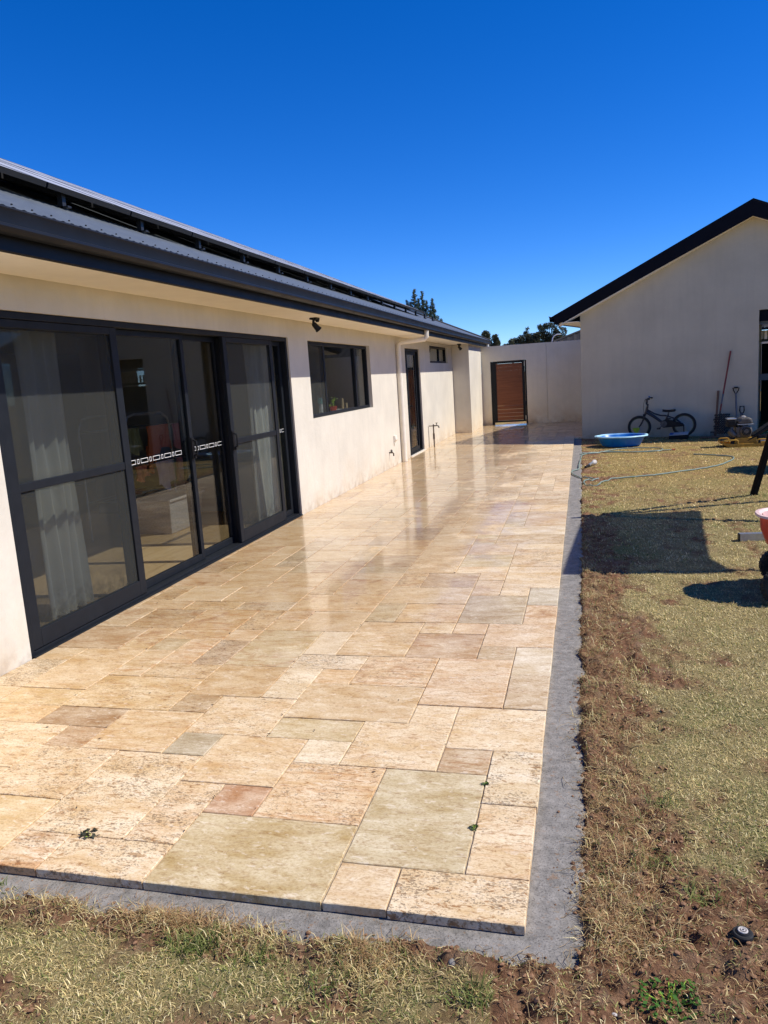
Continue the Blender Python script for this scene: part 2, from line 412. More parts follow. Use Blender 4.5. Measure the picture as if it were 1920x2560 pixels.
def thing(name, label, cat, loc=(0, 0, 0), rotz=0.0, group=None):
    o = bpy.data.objects.new(name, None); o.empty_display_size = .2; COL.objects.link(o)
    o.location = loc; o.rotation_euler.z = rotz
    return tag(o, label, cat, group)
def kind(o, k): o['kind'] = k; return o

def raw_mesh(name, V, F, mat, attrs=None, smooth=False, parent=None):
    """V (n,3) array, F list/array of polygons all of the same size."""
    V = np.asarray(V, np.float32); F = np.asarray(F, np.int32); k = F.shape[1]
    me = bpy.data.meshes.new(name)
    me.vertices.add(len(V)); me.vertices.foreach_set('co', V.ravel())
    me.loops.add(F.size); me.loops.foreach_set('vertex_index', F.ravel())
    me.polygons.add(len(F)); me.polygons.foreach_set('loop_start', np.arange(0, F.size, k, dtype=np.int32))
    try: me.polygons.foreach_set('loop_total', np.full(len(F), k, np.int32))
    except Exception: pass
    if smooth: me.polygons.foreach_set('use_smooth', np.ones(len(F), bool))
    me.update(calc_edges=True)
    for nm, (dom, typ, data) in (attrs or {}).items():
        a = me.attributes.new(nm, typ, dom)
        a.data.foreach_set('color' if 'COLOR' in typ else ('vector' if typ == 'FLOAT_VECTOR' else 'value'), np.asarray(data, np.float32).ravel())
    me.materials.append(MT[mat]); me.validate()
    o = bpy.data.objects.new(name, me); COL.objects.link(o)
    if parent is not None: o.parent = parent
    return o

def vnoise(x, y, seed=0):
    xi = np.floor(x).astype(np.int64); yi = np.floor(y).astype(np.int64); fx = x - xi; fy = y - yi
    fx = fx * fx * (3 - 2 * fx); fy = fy * fy * (3 - 2 * fy)
    def h(a, b):
        n = (a * 374761393 + b * 668265263 + seed * 974711) & 0x7fffffff
        n = ((n ^ (n >> 13)) * 1274126177) & 0x7fffffff
        return ((n ^ (n >> 16)) & 0xffff) / 65535.0
    return (h(xi, yi) * (1 - fx) + h(xi + 1, yi) * fx) * (1 - fy) + (h(xi, yi + 1) * (1 - fx) + h(xi + 1, yi + 1) * fx) * fy
def fbm(x, y, sc, oct=4, seed=0):
    t = 0; a = .5; s = 0
    for i in range(oct):
        t = t + a * vnoise(x * sc + 17.3 * i, y * sc - 9.1 * i, seed + i); s += a; a *= .5; sc *= 2.03
    return t / s

def spline(pts, n=8):
    out = []
    P = [Vector((*p, 0)) if len(p) == 2 else Vector(p) for p in pts]
    for i in range(len(P) - 1):
        p0, p1, p2, p3 = P[max(i - 1, 0)], P[i], P[i + 1], P[min(i + 2, len(P) - 1)]
        for k in range(n):
            t = k / n
            out.append(.5 * (2 * p1 + (p2 - p0) * t + (2 * p0 - 5 * p1 + 4 * p2 - p3) * t * t + (3 * p1 - p0 - 3 * p2 + p3) * t ** 3))
    out.append(P[-1]); return out

# ------------------------------------------------------------------ ground, footing
PX1, PY0 = 3.117, 1.955          # patio right and front edge
def edge_dist(x, y):
    dx = x - (PX1 + .122); dy = (PY0 - .078) - y
    d = np.where((dx > 0) & (dy > 0), np.hypot(dx, dy), np.maximum(dx, dy))
    return d + .075 * (fbm(x, y, 5, 3, 3) - .5) + .045 * (fbm(x, y, 22, 3, 9) - .5)
def soil_mask(x, y):
    d = edge_dist(x, y)
    wd_ = (.22 + .42 * fbm(x, y, 1.9, 2, 5)) * np.where(x < 3.05, .34, 1.0)
    near = np.clip(1.55 - 1.25 * d / wd_, 0, 1.15)
    corner = np.clip(1.05 - np.hypot((x - 3.58) / .55, (y - 2.05) / .60), 0, 1)
    n = fbm(x, y, 6, 4, 21)
    near = near * np.clip(1.3 - (y - 2.2) / 7.5, .40, 1)
    patch = np.clip((fbm(x, y, 2.1, 3, 33) - .61) * 6, 0, 1) * .75
    s = np.clip((np.maximum(near, corner) * 1.15 + (n - .5) * 2.3 - .16) * 1.8, 0, 1)
    return np.clip(np.maximum(s, patch * np.clip(n * 1.6, 0, 1)), 0, 1)
def green_mask(x, y):
    g = np.clip((fbm(x, y, .9, 3, 41) - .40) * 3.0, 0, 1) * .8
    far = np.clip((y - 8.0) / 4.0, 0, 1)
    return np.clip(g * (1 - .85 * far) + .12, 0, .9)
def ground_z(x, y):
    d = edge_dist(x, y)
    ramp = np.clip(d / .05, 0, 1); ramp = ramp * ramp * (3 - 2 * ramp)
    s = soil_mask(x, y)
    clod = (fbm(x, y, 16, 4, 55) - .5) * (.060 * s + .012) + (fbm(x, y, 55, 2, 57) - .5) * .022 * s
    bump = (fbm(x, y, 1.2, 3, 61) - .5) * .03
    tuft = np.exp(-(d - .07) ** 2 / .004) * .028 * np.clip(fbm(x, y, 5, 2, 71) * 2 - .6, 0, 1)
    fade = np.clip((17 - y) / 6, .25, 1)
    z = -.075 + ramp * (.046 + (clod + bump + tuft) * fade)
    return np.where(d < -.03, -.075, z)
def lines(segs):
    out = [segs[0][0]]
    for a, b, st in segs:
        n = max(1, int(round((b - a) / st))); out += list(np.linspace(a, b, n + 1)[1:])
    return np.array(out)
gx = lines([(-400, -60, 40), (-60, -10, 5), (-10, .6, .8), (.6, 1.1, .05), (1.1, 4.7, .0115), (4.7, 6.4, .03), (6.4, 9, .15), (9, 60, 3), (60, 400, 40)])
gy = lines([(-60, -6, 6), (-6, .9, .5), (.9, 3.4, .0115), (3.4, 6, .02), (6, 9, .035), (9, 18, .07), (18, 30, 1), (30, 100, 5), (100, 700, 50)])
GX, GY = np.meshgrid(gx, gy); GZ = ground_z(GX, GY)
V = np.stack([GX.ravel(), GY.ravel(), GZ.ravel()], 1)
nx, ny = len(gx), len(gy)
ii = (np.arange(ny - 1)[:, None] * nx + np.arange(nx - 1)[None]).ravel()
F = np.stack([ii, ii + 1, ii + nx + 1, ii + nx], 1)
kind(raw_mesh('ground', V, F, 'ground', {'dry': ('POINT', 'FLOAT', np.clip((V[:, 1] - 7.5) / 4, 0, 1)), 'soil': ('POINT', 'FLOAT', soil_mask(V[:, 0], V[:, 1])), 'green': ('POINT', 'FLOAT', green_mask(V[:, 0], V[:, 1]))}, True), 'structure')
mb = MB()
fx = np.linspace(PX1 - .15, PX1 + .19, 16)
def foot_z(x, y): return float(-.032 + .008 * (fbm(np.float64(x), np.float64(y), 9, 3, 77) - .5) - .6 * max(0, x - PX1 - .15) - .6 * max(0, PY0 - .095 - y))
ys = np.linspace(PY0 - .13, 17.55, 240)
mb.grid(16, 240, lambda u, v: (fx[int(round(u * 15))], ys[int(round(v * 239))], foot_z(fx[int(round(u * 15))], ys[int(round(v * 239))])))
xs2 = np.linspace(0.0, PX1 - .15, 60); ys2 = np.linspace(PY0 - .13, PY0 + .12, 14)
mb.grid(60, 14, lambda u, v: (xs2[int(round(u * 59))], ys2[int(round(v * 13))], foot_z(xs2[int(round(u * 59))], ys2[int(round(v * 13))])))
kind(obj('concrete_footing', mb, 'conc', smooth=True), 'structure')

# ------------------------------------------------------------------ travertine paving
m_ = .2048
CR = (.80, .645, .44); CW = (.82, .715, .545); TN = (.68, .51, .305); GD = (.70, .525, .29); BR = (.40, .255, .14); RD = (.50, .27, .15)
GN = (.53, .455, .28); GY_ = (.58, .52, .385); PK = (.72, .55, .38); PG = (.72, .62, .475); OR = (.72, .52, .28)
manual = [(0, 2, 0, 1, CR, .95, .2), (2, 3, 0, 1, (.70, .54, .345), .15, .1), (0, 1, 1, 3, CR, .55, .5), (0, 1, 3, 5, CW, .95, .1), (1, 3, 1, 4, GN, .22, .1), (1, 2, 4, 5, (.50, .36, .22), .2, .9),
 (3, 6, 0, 2, (.52, .42, .22), .18, .15), (5, 6, 2, 3, RD, .05, .3), (3, 5, 2, 4, (.76, .56, .345), .65, .75), (2, 4, 4, 6, CR, .5, .4), (4, 5, 4, 5, CW, .5, .1), (0, 2, 5, 7, CR, .5, .2), (2, 3, 6, 7, CR, .35, .2),
 (0, 1, 7, 9, (.56, .44, .30), .3, .3), (1, 3, 7, 10, PK, .4, .6), (0, 1, 9, 11, (.72, .65, .54), .1, .1), (1, 2, 10, 11, (.50, .38, .24), .3, .5), (2, 4, 10, 12, (.50, .34, .21), .1, .6), (2, 3, 12, 13, PK, .2, .3), (0, 2, 11, 13, PK, .4, .3),
 (0, 1, 13, 15, PK, .3, .75), (1, 3, 13, 16, (.48, .40, .28), .25, .2), (0, 1, 15, 17, (.55, .52, .44), .1, .1), (1, 2, 16, 17, CR, .5, .2), (4, 6, 5, 6, (.60, .50, .30), .1, .4), (5, 7, 3, 5, (.74, .56, .34), .4, .3), (3, 6, 6, 8, (.64, .48, .285), .25, .3),
 (6, 8, 5, 7, CR, .6, .3), (6, 7, 7, 9, CW, .5, .2), (5, 6, 8, 9, (.70, .50, .28), .15, .6), (3, 5, 8, 10, (.72, .53, .33), .6, .75), (7, 9, 7, 9, (.62, .45, .245), .2, .3), (9, 12, 6, 8, GD, .5, .4), (8, 9, 6, 7, (.48, .345, .19), .5, .4),
 (8, 10, 4, 6, (.68, .49, .265), .3, .5), (7, 8, 4, 5, (.42, .375, .28), .15, .1), (10, 12, 5, 6, BR, .15, .3), (10, 11, 4, 5, (.50, .33, .19), .3, .85), (7, 9, 1, 4, (.80, .64, .43), .8, .2), (9, 11, 2, 4, (.76, .59, .38), .7, .2),
 (6, 7, 1, 3, (.80, .63, .43), .85, .35), (6, 8, 0, 1, CR, .7, .4), (8, 9, 0, 1, (.78, .62, .44), .8, .9), (9, 12, 0, 2, (.70, .52, .265), .1, .3), (11, 13, 3, 5, CR, .5, .2), (12, 14, 5, 6, OR, .3, .5), (12, 14, 6, 7, (.70, .54, .30), .3, .3), (11, 12, 2, 3, TN, .2, .2),
 (4, 6, 12, 13, TN, .3, .3), (4, 6, 10, 12, (.68, .52, .32), .3, .5)]
I0, I1, J1 = -7, 16, 103
occ = np.zeros((I1 - I0, J1), bool); tiles_ = []
for t4 in manual:
    if not occ[t4[0] - I0:t4[1] - I0, t4[2]:t4[3]].any():
        occ[t4[0] - I0:t4[1] - I0, t4[2]:t4[3]] = True; tiles_.append(t4)
pal = [(CR, 4), (CW, 3), (TN, 3), (GD, 3), (BR, 1.0), (GN, 1.8), (GY_, 1.2), (PK, 2.2), (PG, 2.4), ((.50, .37, .22), 2), (OR, .7), ((.44, .30, .19), 1.0), ((.74, .57, .35), 3)]
rr = random.Random(5)
def pick():
    s = sum(w for _, w in pal); x = rr.random() * s
    for c, w in pal:
        x -= w
        if x <= 0: return c
    return CR
for j in range(J1):
    for i in range(I0, I1):
        if occ[i - I0, j]: continue
        if i < 0 and j < 76: continue
        opts = []
        for (w, h, wt) in ((3, 2, 4), (2, 3, 3.0), (2, 2, 3.2), (2, 1, 2.4), (1, 2, 2.0), (1, 1, .9)):
            if i + w > I1 or j + h > J1: continue
            if i < 0 <= i + w - 1 and j < 76: continue
            if occ[i - I0:i + w - I0, j:j + h].any(): continue
            opts.append(((w, h), wt))
        if not opts: opts = [((1, 1), 1)]
        s = sum(w for _, w in opts); x = rr.random() * s
        for (w, h), wt in opts:
            x -= wt
            if x <= 0: break
        occ[i - I0:i + w - I0, j:j + h] = True
        c = pick(); k = .92 + .14 * rr.random(); c = tuple(a * .72 + b * .28 for a, b in zip(c, (.76, .62, .42)))
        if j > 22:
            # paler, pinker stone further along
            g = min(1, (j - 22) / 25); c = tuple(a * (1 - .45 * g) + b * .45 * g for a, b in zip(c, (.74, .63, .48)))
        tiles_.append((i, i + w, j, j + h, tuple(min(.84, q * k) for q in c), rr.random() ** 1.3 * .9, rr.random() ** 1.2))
TV = []; TF = []; TC = []; TO = []
for (i0, i1, j0, j1, c, pit, vein) in tiles_:
    g = .0016 + .0012 * rr.random()
    xa = PX1 - i1 * m_ + g; xb = PX1 - i0 * m_ - g; ya = PY0 + j0 * m_ + g; yb = PY0 + j1 * m_ - g
    xa = max(xa, .004)
    if xb - xa < .01: continue
    if ya > 22.9: continue
    yb = min(yb, 22.915)
    if j0 == 0: ya -= .006 * rr.random()
    if i0 == 0: xb += .004 * (rr.random() - .5)
    # keep clear of the pillar
    zt = (.0034 if ya < 6 else .002) * (rr.random() - .5); tx = .0016 * (rr.random() - .5); ty = .0022 * (rr.random() - .5)
    b = len(TV); ch = .0024; dz = .0022
    def Z(x, y): return zt + tx * (x - xa) / (xb - xa) + ty * (y - ya) / (yb - ya)
    # subdivided rim with chipped edge
    N = []
    def rim(ax, ay, bx, by, n):
        for k in range(n):
            f = k / n; N.append((ax + (bx - ax) * f, ay + (by - ay) * f, k == 0))
    near = ya < 5.5
    nxs = max(1, int((xb - xa) / .022)) if near else 1; nys = max(1, int((yb - ya) / .022)) if near else 1
    rim(xa, ya, xb, ya, nxs); rim(xb, ya, xb, yb, nys); rim(xb, yb, xa, yb, nxs); rim(xa, yb, xa, ya, nys)
    cx, cy = (xa + xb) / 2, (ya + yb) / 2; n = len(N)
    top = []; mid = []; low = []
    for (x, y, cor) in N:
        cc = ch * (.5 + 1.1 * rr.random()) if near else ch
        if near and rr.random() < .07: cc *= 2.6
        sx = 1 if x < xa + 1e-5 else (-1 if x > xb - 1e-5 else 0); sy = 1 if y < ya + 1e-5 else (-1 if y > yb - 1e-5 else 0)
        jx = sx * .0012 * rr.random() if near else 0; jy = sy * .0012 * rr.random() if near else 0
        tp = (x + sx * cc + jx, y + sy * cc + jy); top.append((*tp, Z(*tp)))
        mid.append((x + jx, y + jy, Z(x, y) - dz * (.7 + .6 * rr.random()))); low.append((x + jx, y + jy, -.029))
    TV += top + mid + low
    TF.append(tuple(b + q for q in range(n)))
    for q in range(n):
        p = (q + 1) % n
        TF.append((b + n + q, b + n + p, b + p, b + q)); TF.append((b + 2 * n + q, b + 2 * n + p, b + n + p, b + n + q))
    c = tuple(p_ * .86 + q_ * .14 for p_, q_ in zip(c, (.76, .63, .45)))
    TC += [(c[0], c[1] * .985, c[2] * .93, 1)] * (3 * n); of = (pit, vein, rr.random()); TO += [of] * (3 * n)
me = bpy.data.meshes.new('patio_paving'); me.from_pydata(TV, [], TF); me.update()
a = me.attributes.new('tone', 'FLOAT_COLOR', 'POINT'); a.data.foreach_set('color', np.array(TC, np.float32).ravel())
a = me.attributes.new('toff', 'FLOAT_VECTOR', 'POINT'); a.data.foreach_set('vector', np.array(TO, np.float32).ravel())
me.materials.append(MT['paver'])
po = bpy.data.objects.new('patio_paving', me); COL.objects.link(po); kind(po, 'structure')
mb = MB().box(.003, PX1 - .006, PY0 + .008, 22.91, -.028, -.0065).box(PX1 - .006, PX1 + 1.4, PY0 + 76 * m_ + .006, 22.91, -.028, -.0065)
kind(obj('paving_joints', mb, 'grout'), 'structure')

# ------------------------------------------------------------------ house
HY0, HY1 = 1.2, 23.3
house = thing('house', 'long single storey cream rendered house with dark gutters beside the paved patio', 'house', (0, 0, 0))
def pierced(X, y0, y1, z0, z1, holes, depth, skip_reveal=()):
    """wall skin in plane x = X (outer) and X - depth (inner), with reveals round the holes"""
    mb = MB()
    ys = sorted({y0, y1, *[h[0] for h in holes], *[h[1] for h in holes]}); zs = sorted({z0, z1, *[h[2] for h in holes], *[h[3] for h in holes]})
    for xx in (X, X - depth):
        for a, b in zip(ys, ys[1:]):
            for c, d in zip(zs, zs[1:]):
                my, mz = (a + b) / 2, (c + d) / 2
                if any(h[0] < my < h[1] and h[2] < mz < h[3] for h in holes): continue
                mb.quad((xx, a, c), (xx, b, c), (xx, b, d), (xx, a, d))
    for (a, b, c, d) in holes:
        mb.quad((X, a, c), (X - depth, a, c), (X - depth, a, d), (X, a, d)); mb.quad((X, b, c), (X - depth, b, c), (X - depth, b, d), (X, b, d))
        mb.quad((X, a, d), (X, b, d), (X - depth, b, d), (X - depth, a, d))
        mb.quad((X, a, c), (X, b, c), (X - depth, b, c), (X - depth, a, c))
    mb.quad((X, y0, z0), (X - depth, y0, z0), (X - depth, y0, z1), (X, y0, z1)); mb.quad((X, y1, z0), (X - depth, y1, z0), (X - depth, y1, z1), (X, y1, z1))
    return mb
DOOR = (3.783, 8.571, -.028, 2.103); WIN = (9.236, 12.164, 1.113, 2.092); GD_ = (14.75, 16.155, -.028, 2.12); SW = (17.3, 19.72, 1.845, 2.237)
wallmb = pierced(0, HY0, HY1, -.06, 2.34, [DOOR, WIN, GD_, SW], .22)
wallmb.box(-8, 0, HY0 - .2, HY0, -.06, 2.34); wallmb.box(-8, 0, HY1, HY1 + .2, -.06, 2.34); wallmb.box(-8.2, -8, HY0 - .2, HY1 + .2, -.06, 2.34)
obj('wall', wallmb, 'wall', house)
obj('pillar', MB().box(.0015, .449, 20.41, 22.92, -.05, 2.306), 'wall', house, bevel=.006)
# interior
obj('floor', MB().box(-7.9, -.222, HY0 + .02, HY1 - .02, -.04, .02), 'wood', house)
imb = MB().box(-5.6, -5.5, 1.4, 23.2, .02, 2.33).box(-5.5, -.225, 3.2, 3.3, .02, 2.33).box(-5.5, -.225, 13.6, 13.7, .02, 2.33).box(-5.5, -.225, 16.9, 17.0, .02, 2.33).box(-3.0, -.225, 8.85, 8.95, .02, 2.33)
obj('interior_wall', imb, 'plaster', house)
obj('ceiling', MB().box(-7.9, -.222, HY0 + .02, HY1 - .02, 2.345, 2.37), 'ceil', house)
# eave
EX, EZ = .533, 2.299; RY0, RY1 = HY0 - .5, 23.9
obj('soffit', MB().box(.002, EX, RY0, RY1, 2.312, 2.326), 'soffit', house)
obj('fascia', MB().box(EX, EX + .022, RY0, RY1, EZ, 2.495).box(.0, EX - .002, RY1 - .02, RY1, EZ, 2.48).box(EX - .012, EX - .001, RY0, RY1, EZ - .001, EZ + .006), 'fascia', house, bevel=.003)
gp = [(EX + .024, 2.395), (EX + .035, 2.372), (.560 + .06, 2.366), (.640, 2.374), (.652, 2.392), (.650, 2.405), (.643, 2.410), (.646, 2.465), (.655, 2.478), (.650, 2.487), (.636, 2.482), (.634, 2.415), (.625, 2.385), (EX + .04, 2.382), (EX + .034, 2.48), (EX + .024, 2.48)]
obj('gutter', MB().prism(gp, RY0, RY1 + .1, 'y'), 'fascia', house, smooth=True)
# roof: corrugated sheet with hip end
PIT = .45; RX, RZ = .606, 2.503; RIDGE = 4.9
def roofz(x): return RZ + PIT * (RX - x)
rmb = MB(); pitch = .076
nw = int((RY1 - RY0) / pitch * 8)
yy = np.linspace(RY0, RY1, nw)
def rowx(k, y): # k distance up slope in plan
    return RX - k
vs = []; fs = []
ks = [0, .03, .5, 1.2, 2.5, RIDGE]
for y in yy:
    cz = .0036 * math.cos(2 * math.pi * y / pitch)
    lim = min(RIDGE, max(.0, RY1 - y + .001))
    for k in ks:
        kk = min(k, lim); vs.append((RX - kk, y, roofz(RX - kk) + cz))
n = len(ks)
for i in range(nw - 1):
    for q in range(n - 1): fs.append((i * n + q, (i + 1) * n + q, (i + 1) * n + q + 1, i * n + q + 1))
rmb.add(vs, fs)
# thin return under the sheet edge, hip face and back slope
rmb.quad((RX, RY1, RZ - .004), (RX - 2 * RIDGE, RY1, RZ - .004), (RX - RIDGE, RY1 - RIDGE, roofz(RX - RIDGE) - .004))
rmb.quad((RX - 2 * RIDGE, RY0, RZ), (RX - 2 * RIDGE, RY1, RZ), (RX - RIDGE, RY1 - RIDGE, roofz(RX - RIDGE)), (RX - RIDGE, RY0, roofz(RX - RIDGE)))
rmb.quad((RX, RY0, RZ - .006), (RX - 2 * RIDGE, RY0, RZ - .006), (RX - RIDGE, RY0, roofz(RX - RIDGE) - .006))
roof = obj('roof', rmb, 'roof', house, smooth=True)
obj('ridge_cap', MB().tube([(RX, RY1, RZ + .01), (RX - RIDGE, RY1 - RIDGE, roofz(RX - RIDGE) + .01)], .035, 8).tube([(RX - RIDGE, RY1 - RIDGE, roofz(RX - RIDGE) + .01), (RX - RIDGE, RY0, roofz(RX - RIDGE) + .01)], .05, 8), 'fascia', roof, smooth=True)
scr = None
for i in range(100):
    y = RY0 + 2.4 + i * pitch * 2; y -= y % pitch
    if scr is None:
        scr = obj('roof_screw', MB().lathe([(.006, 0), (.006, .004), (.003, .006)], (0, 0, 0), 'z', 6), 'black', roof, loc=(RX - .07, y, roofz(RX - .07) + .005)); continue
    q = scr.copy(); COL.objects.link(q); q.parent = roof; q.location = (RX - .07, y, roofz(RX - .07) + .005)
# downpipes
dp = MB().tube([(.585, 14.02, 2.375), (.585, 14.02, 2.255), (.555, 14.02, 2.222), (.11, 14.0, 2.196), (.062, 13.99, 2.16), (.060, 13.98, 2.05), (.060, 13.98, .005)], .046, 14)
for z in (.35, 2.06, 1.95): dp.torus((.060, 13.98, z), .047, .005, 'z', 20, 6)
obj('downpipe', dp, 'cream', house, smooth=True)
obj('downpipe', MB().tube([(.60, 23.42, 2.41), (.60, 23.42, 2.25), (.30, 23.55, 2.15), (.1, 23.56, 2.0), (.1, 23.56, 0)], .045, 12), 'white', house, smooth=True)

def frame_rect(mb, x0, x1, y0, y1, z0, z1, w, wb=None, wt=None):
    wb = wb or w; wt = wt or w
    mb.box(x0, x1, y0, y0 + w, z0, z1).box(x0, x1, y1 - w, y1, z0, z1).box(x0, x1, y0 + w, y1 - w, z0, z0 + wb).box(x0, x1, y0 + w, y1 - w, z1 - wt, z1)
    return mb
# sliding door
d0, d1 = DOOR[0] + .002, DOOR[1] + 0.0
of = MB(); frame_rect(of, -.175, -.018, d0, d1 - .002, -.027, 2.101, .05, .055, .045)
of.box(-.018, .012, d0 + .01, d1 - .01, -.027, .010)
sdoor = obj('sliding_door', of, 'dark', house, bevel=.003)
for (a, b, w) in ((3.838, 5.14, .085), (6.90, 8.12, .075)):
    p = MB(); frame_rect(p, -.058, -.022, a, b, .032, 2.053, w, .115, .05); p.box(-.052, -.026, a + w, b - w, 1.012, 1.066)
    obj('screen_frame', p, 'dark', sdoor, bevel=.004)
    obj('flyscreen', MB().box(-.041, -.038, a + w, b - w, .147, 1.012).box(-.041, -.038, a + w, b - w, 1.066, 2.003), 'screen', sdoor)
def pane(name, parent, x, y0, y1, z0, z1): return obj(name, MB().box(x - .003, x + .003, y0, y1, z0, z1), 'glass', parent)
for (a, b, x) in ((3.84, 5.14, -.135), (5.08, 6.24, -.105), (6.15, 6.98, -.142), (6.95, 8.51, -.105)):
    p = MB(); frame_rect(p, x - .02, x + .02, a, b, .03, 2.054, .055 if a != 6.15 else .075, .06, .045)
    obj('glass_frame', p, 'dark', sdoor, bevel=.003)
    w = .055 if a != 6.15 else .075
    pane('glass_pane', sdoor, x, a + w, b - w, .09, 2.009)
for y in (6.205, 6.915):
    xh = -.082 if y < 6.5 else -.02
    obj('door_handle', MB().box(xh, xh + .012, y - .02, y + .02, .96, 1.15).tube([(xh + .01, y, .985), (xh + .042, y, 1.0), (xh + .046, y, 1.06), (xh + .042, y, 1.115), (xh + .01, y, 1.13)], .009, 8).box(xh + .012, xh + .03, y - .012, y + .012, .965, .985), 'black', sdoor, smooth=True)
def dashes(y0, n, x, long_=.105, short=.028, gap=.024, z=1.038, zz=.036):
    y = y0; st = MB()
    for i in range(n):
        w = long_ if i % 2 == 0 else short
        frame_rect(st, x, x + .0015, y, y + w, z - zz / 2, z + zz / 2, .0038)
        y += w + gap
    obj('safety_sticker', st, 'white', sdoor)
dashes(5.21, 9, -.1015); dashes(6.27, 7, -.1385); dashes(8.20, 3, -.1015)
# kitchen window
wf = MB(); frame_rect(wf, -.125, -.055, WIN[0] + .002, WIN[1] - .002, WIN[2] + .001, WIN[3] - .001, .045)
for y in (9.99, 11.47): wf.box(-.12, -.06, y, y + .06, WIN[2] + .046, WIN[3] - .046)
win = obj('window', wf, 'dark', house, bevel=.003)
for (a, b) in ((9.283, 9.99), (10.05, 11.47), (11.53, 12.117)): pane('window_pane', win, -.09, a, b, WIN[2] + .046, WIN[3] - .046)
obj('window_screen', MB().box(-.071, -.068, 9.283, 9.99, WIN[2] + .046, WIN[3] - .046), 'screen', win)
obj('window_sill', MB().box(-.6, -.225, 9.1, 12.3, 1.05, 1.10), 'whitewash', win)
# narrow glass door
gf = MB(); frame_rect(gf, -.17, -.03, GD_[0] + .002, GD_[1] - .002, -.027, GD_[3] - .002, .06, .06, .05); gf.box(-.1, -.04, 15.0, 15.10, .034, 2.066)
gdoor = obj('glass_door', gf, 'dark', house, bevel=.003)
obj('door_leaf_frame', frame_rect(MB(), -.095, -.06, 15.102, 15.98, .034, 2.066, .06, .09, .06), 'dark', gdoor, bevel=.003)
obj('door_leaf_frame', MB().box(-.13, -.1, 15.98, 16.092, .034, 2.066), 'dark', gdoor)
pane('door_pane', gdoor, -.078, 15.162, 15.92, .124, 2.006); pane('door_pane', gdoor, -.12, 14.813, 15.0, .034, 2.066)
obj('door_handle', MB().tube([(-.055, 15.13, .98), (-.01, 15.13, .98), (-.005, 15.2, .98)], .012, 8).box(-.06, -.04, 15.115, 15.15, .9, 1.06), 'black', gdoor, smooth=True)
obj('door_sill', MB().box(-.02, .035, GD_[0], GD_[1], -.02, .014), 'cream', gdoor)
# small high window
sf = MB(); frame_rect(sf, -.12, -.05, SW[0] + .002, SW[1] - .002, SW[2] + .001, SW[3] - .001, .05); sf.box(-.11, -.06, 18.78, 18.86, SW[2] + .05, SW[3] - .05)
swin = obj('window', sf, 'dark', house, bevel=.003)
for (a, b) in ((17.352, 18.78), (18.86, 19.668)): pane('window_pane', swin, -.085, a, b, SW[2] + .05, SW[3] - .05)

# curtains (inside, each hangs on its own)
def curtain(y0, y1, x, z0, z1, waves, label, amp=.04):
    mb = MB()
    n = int(waves * 12) + 1
    mb.solid_sheet(n, 14, lambda u, v: (x + amp * math.sin(u * waves * 2 * math.pi + .6 * v) * (.55 + .45 * v) + .015 * math.sin(u * 9 + v * 5), y0 + (y1 - y0) * u + .03 * (1 - v) * math.sin(3 * u), z1 + (z0 - z1) * v), (1, 0, 0), .004)
    return tag(obj('curtain', mb, 'curtain', smooth=True), label, 'curtain')
curtain(4.42, 4.86, -.34, .04, 2.25, 4, 'pale sheer curtain gathered behind the left flyscreen of the big sliding door')
curtain(3.5, 4.2, -.42, .04, 2.25, 5, 'wide pale curtain at the left end of the big sliding door')
curtain(7.95, 8.62, -.30, .04, 2.25, 5, 'pale curtain behind the right flyscreen of the big sliding door')
curtain(15.95, 16.85, -.28, .04, 2.2, 4, 'white curtain behind the narrow glass door')
curtain(18.4, 20.2, -.28, 1.7, 2.32, 8, 'pale curtain behind the small high window', .02)

# things in the room
ar = thing('clothes_airer', 'grey wire clothes airer standing inside the sliding door', 'clothes airer', (0, 0, 0))
def ap(y, z, x=-1.3): return (x, y, z)
for x in (-1.3, -1.85):
    obj('airer_leg', MB().tube([(x, 7.05, .03), (x, 7.05, 1.22), (x, 7.12, 1.33), (x, 7.25, 1.355), (x, 7.8, 1.345), (x, 7.92, 1.28), (x, 7.96, 1.15), (x, 7.94, .03)], .013, 8), 'steel', ar, smooth=True)
for z in (1.20, .80, .45):
    r_ = MB()
    for k in range(5): r_.tube([(-1.3 - .1375 * k, 7.06, z), (-1.3 - .1375 * k, 8.15, z)], .005, 6)
    r_.tube([(-1.3, 7.06, z), (-1.85, 7.06, z)], .006, 6).tube([(-1.3, 8.15, z), (-1.85, 8.15, z)], .006, 6)
    obj('airer_rail', r_, 'steel', ar, smooth=True)
def garment(name, y0, y1, z0, z1, mat, label, x=-1.27, jag=.03, shape='rect', n=18):
    rg = random.Random(hash(label) % 1000 if False else len(label))
    ph = rg.random() * 6
    def fn(u, v):
        w = 1.0 - (.18 * v if shape == 'taper' else 0)
        y = (y0 + y1) / 2 + (u - .5) * (y1 - y0) * w
        low = z0 + jag * math.sin(7 * u + ph) * (v ** 2)
        return (x + .02 * math.sin(u * 13 + ph) * (.3 + v) + .01 * math.sin(29 * u + 4 * v), y, z1 + (low - z1) * v)
    return tag(obj(name, MB().solid_sheet(n, 10, fn, (1, 0, 0), .006), mat, smooth=True), label, 'laundry')
garment('shirt', 7.42, 7.89, .93, 1.215, 'tee', 'rust orange shirt hanging on the clothes airer behind the glass')
garment('shirt_sleeve_top', 7.44, 7.60, .72, 1.0, 'tee', 'long rust sleeve hanging below the orange shirt on the airer', -1.31)
garment('towel', 7.96, 8.13, .93, 1.205, 'pink', 'dusty pink cloth at the right end of the airer top rail')
garment('trousers', 7.05, 7.28, .95, 1.215, 'khaki', 'khaki green cloth at the left end of the airer top rail')
garment('skirt', 7.52, 7.90, .52, .81, 'blush', 'pale pink frilled skirt on the middle rail of the airer', -1.27, .06, 'taper')
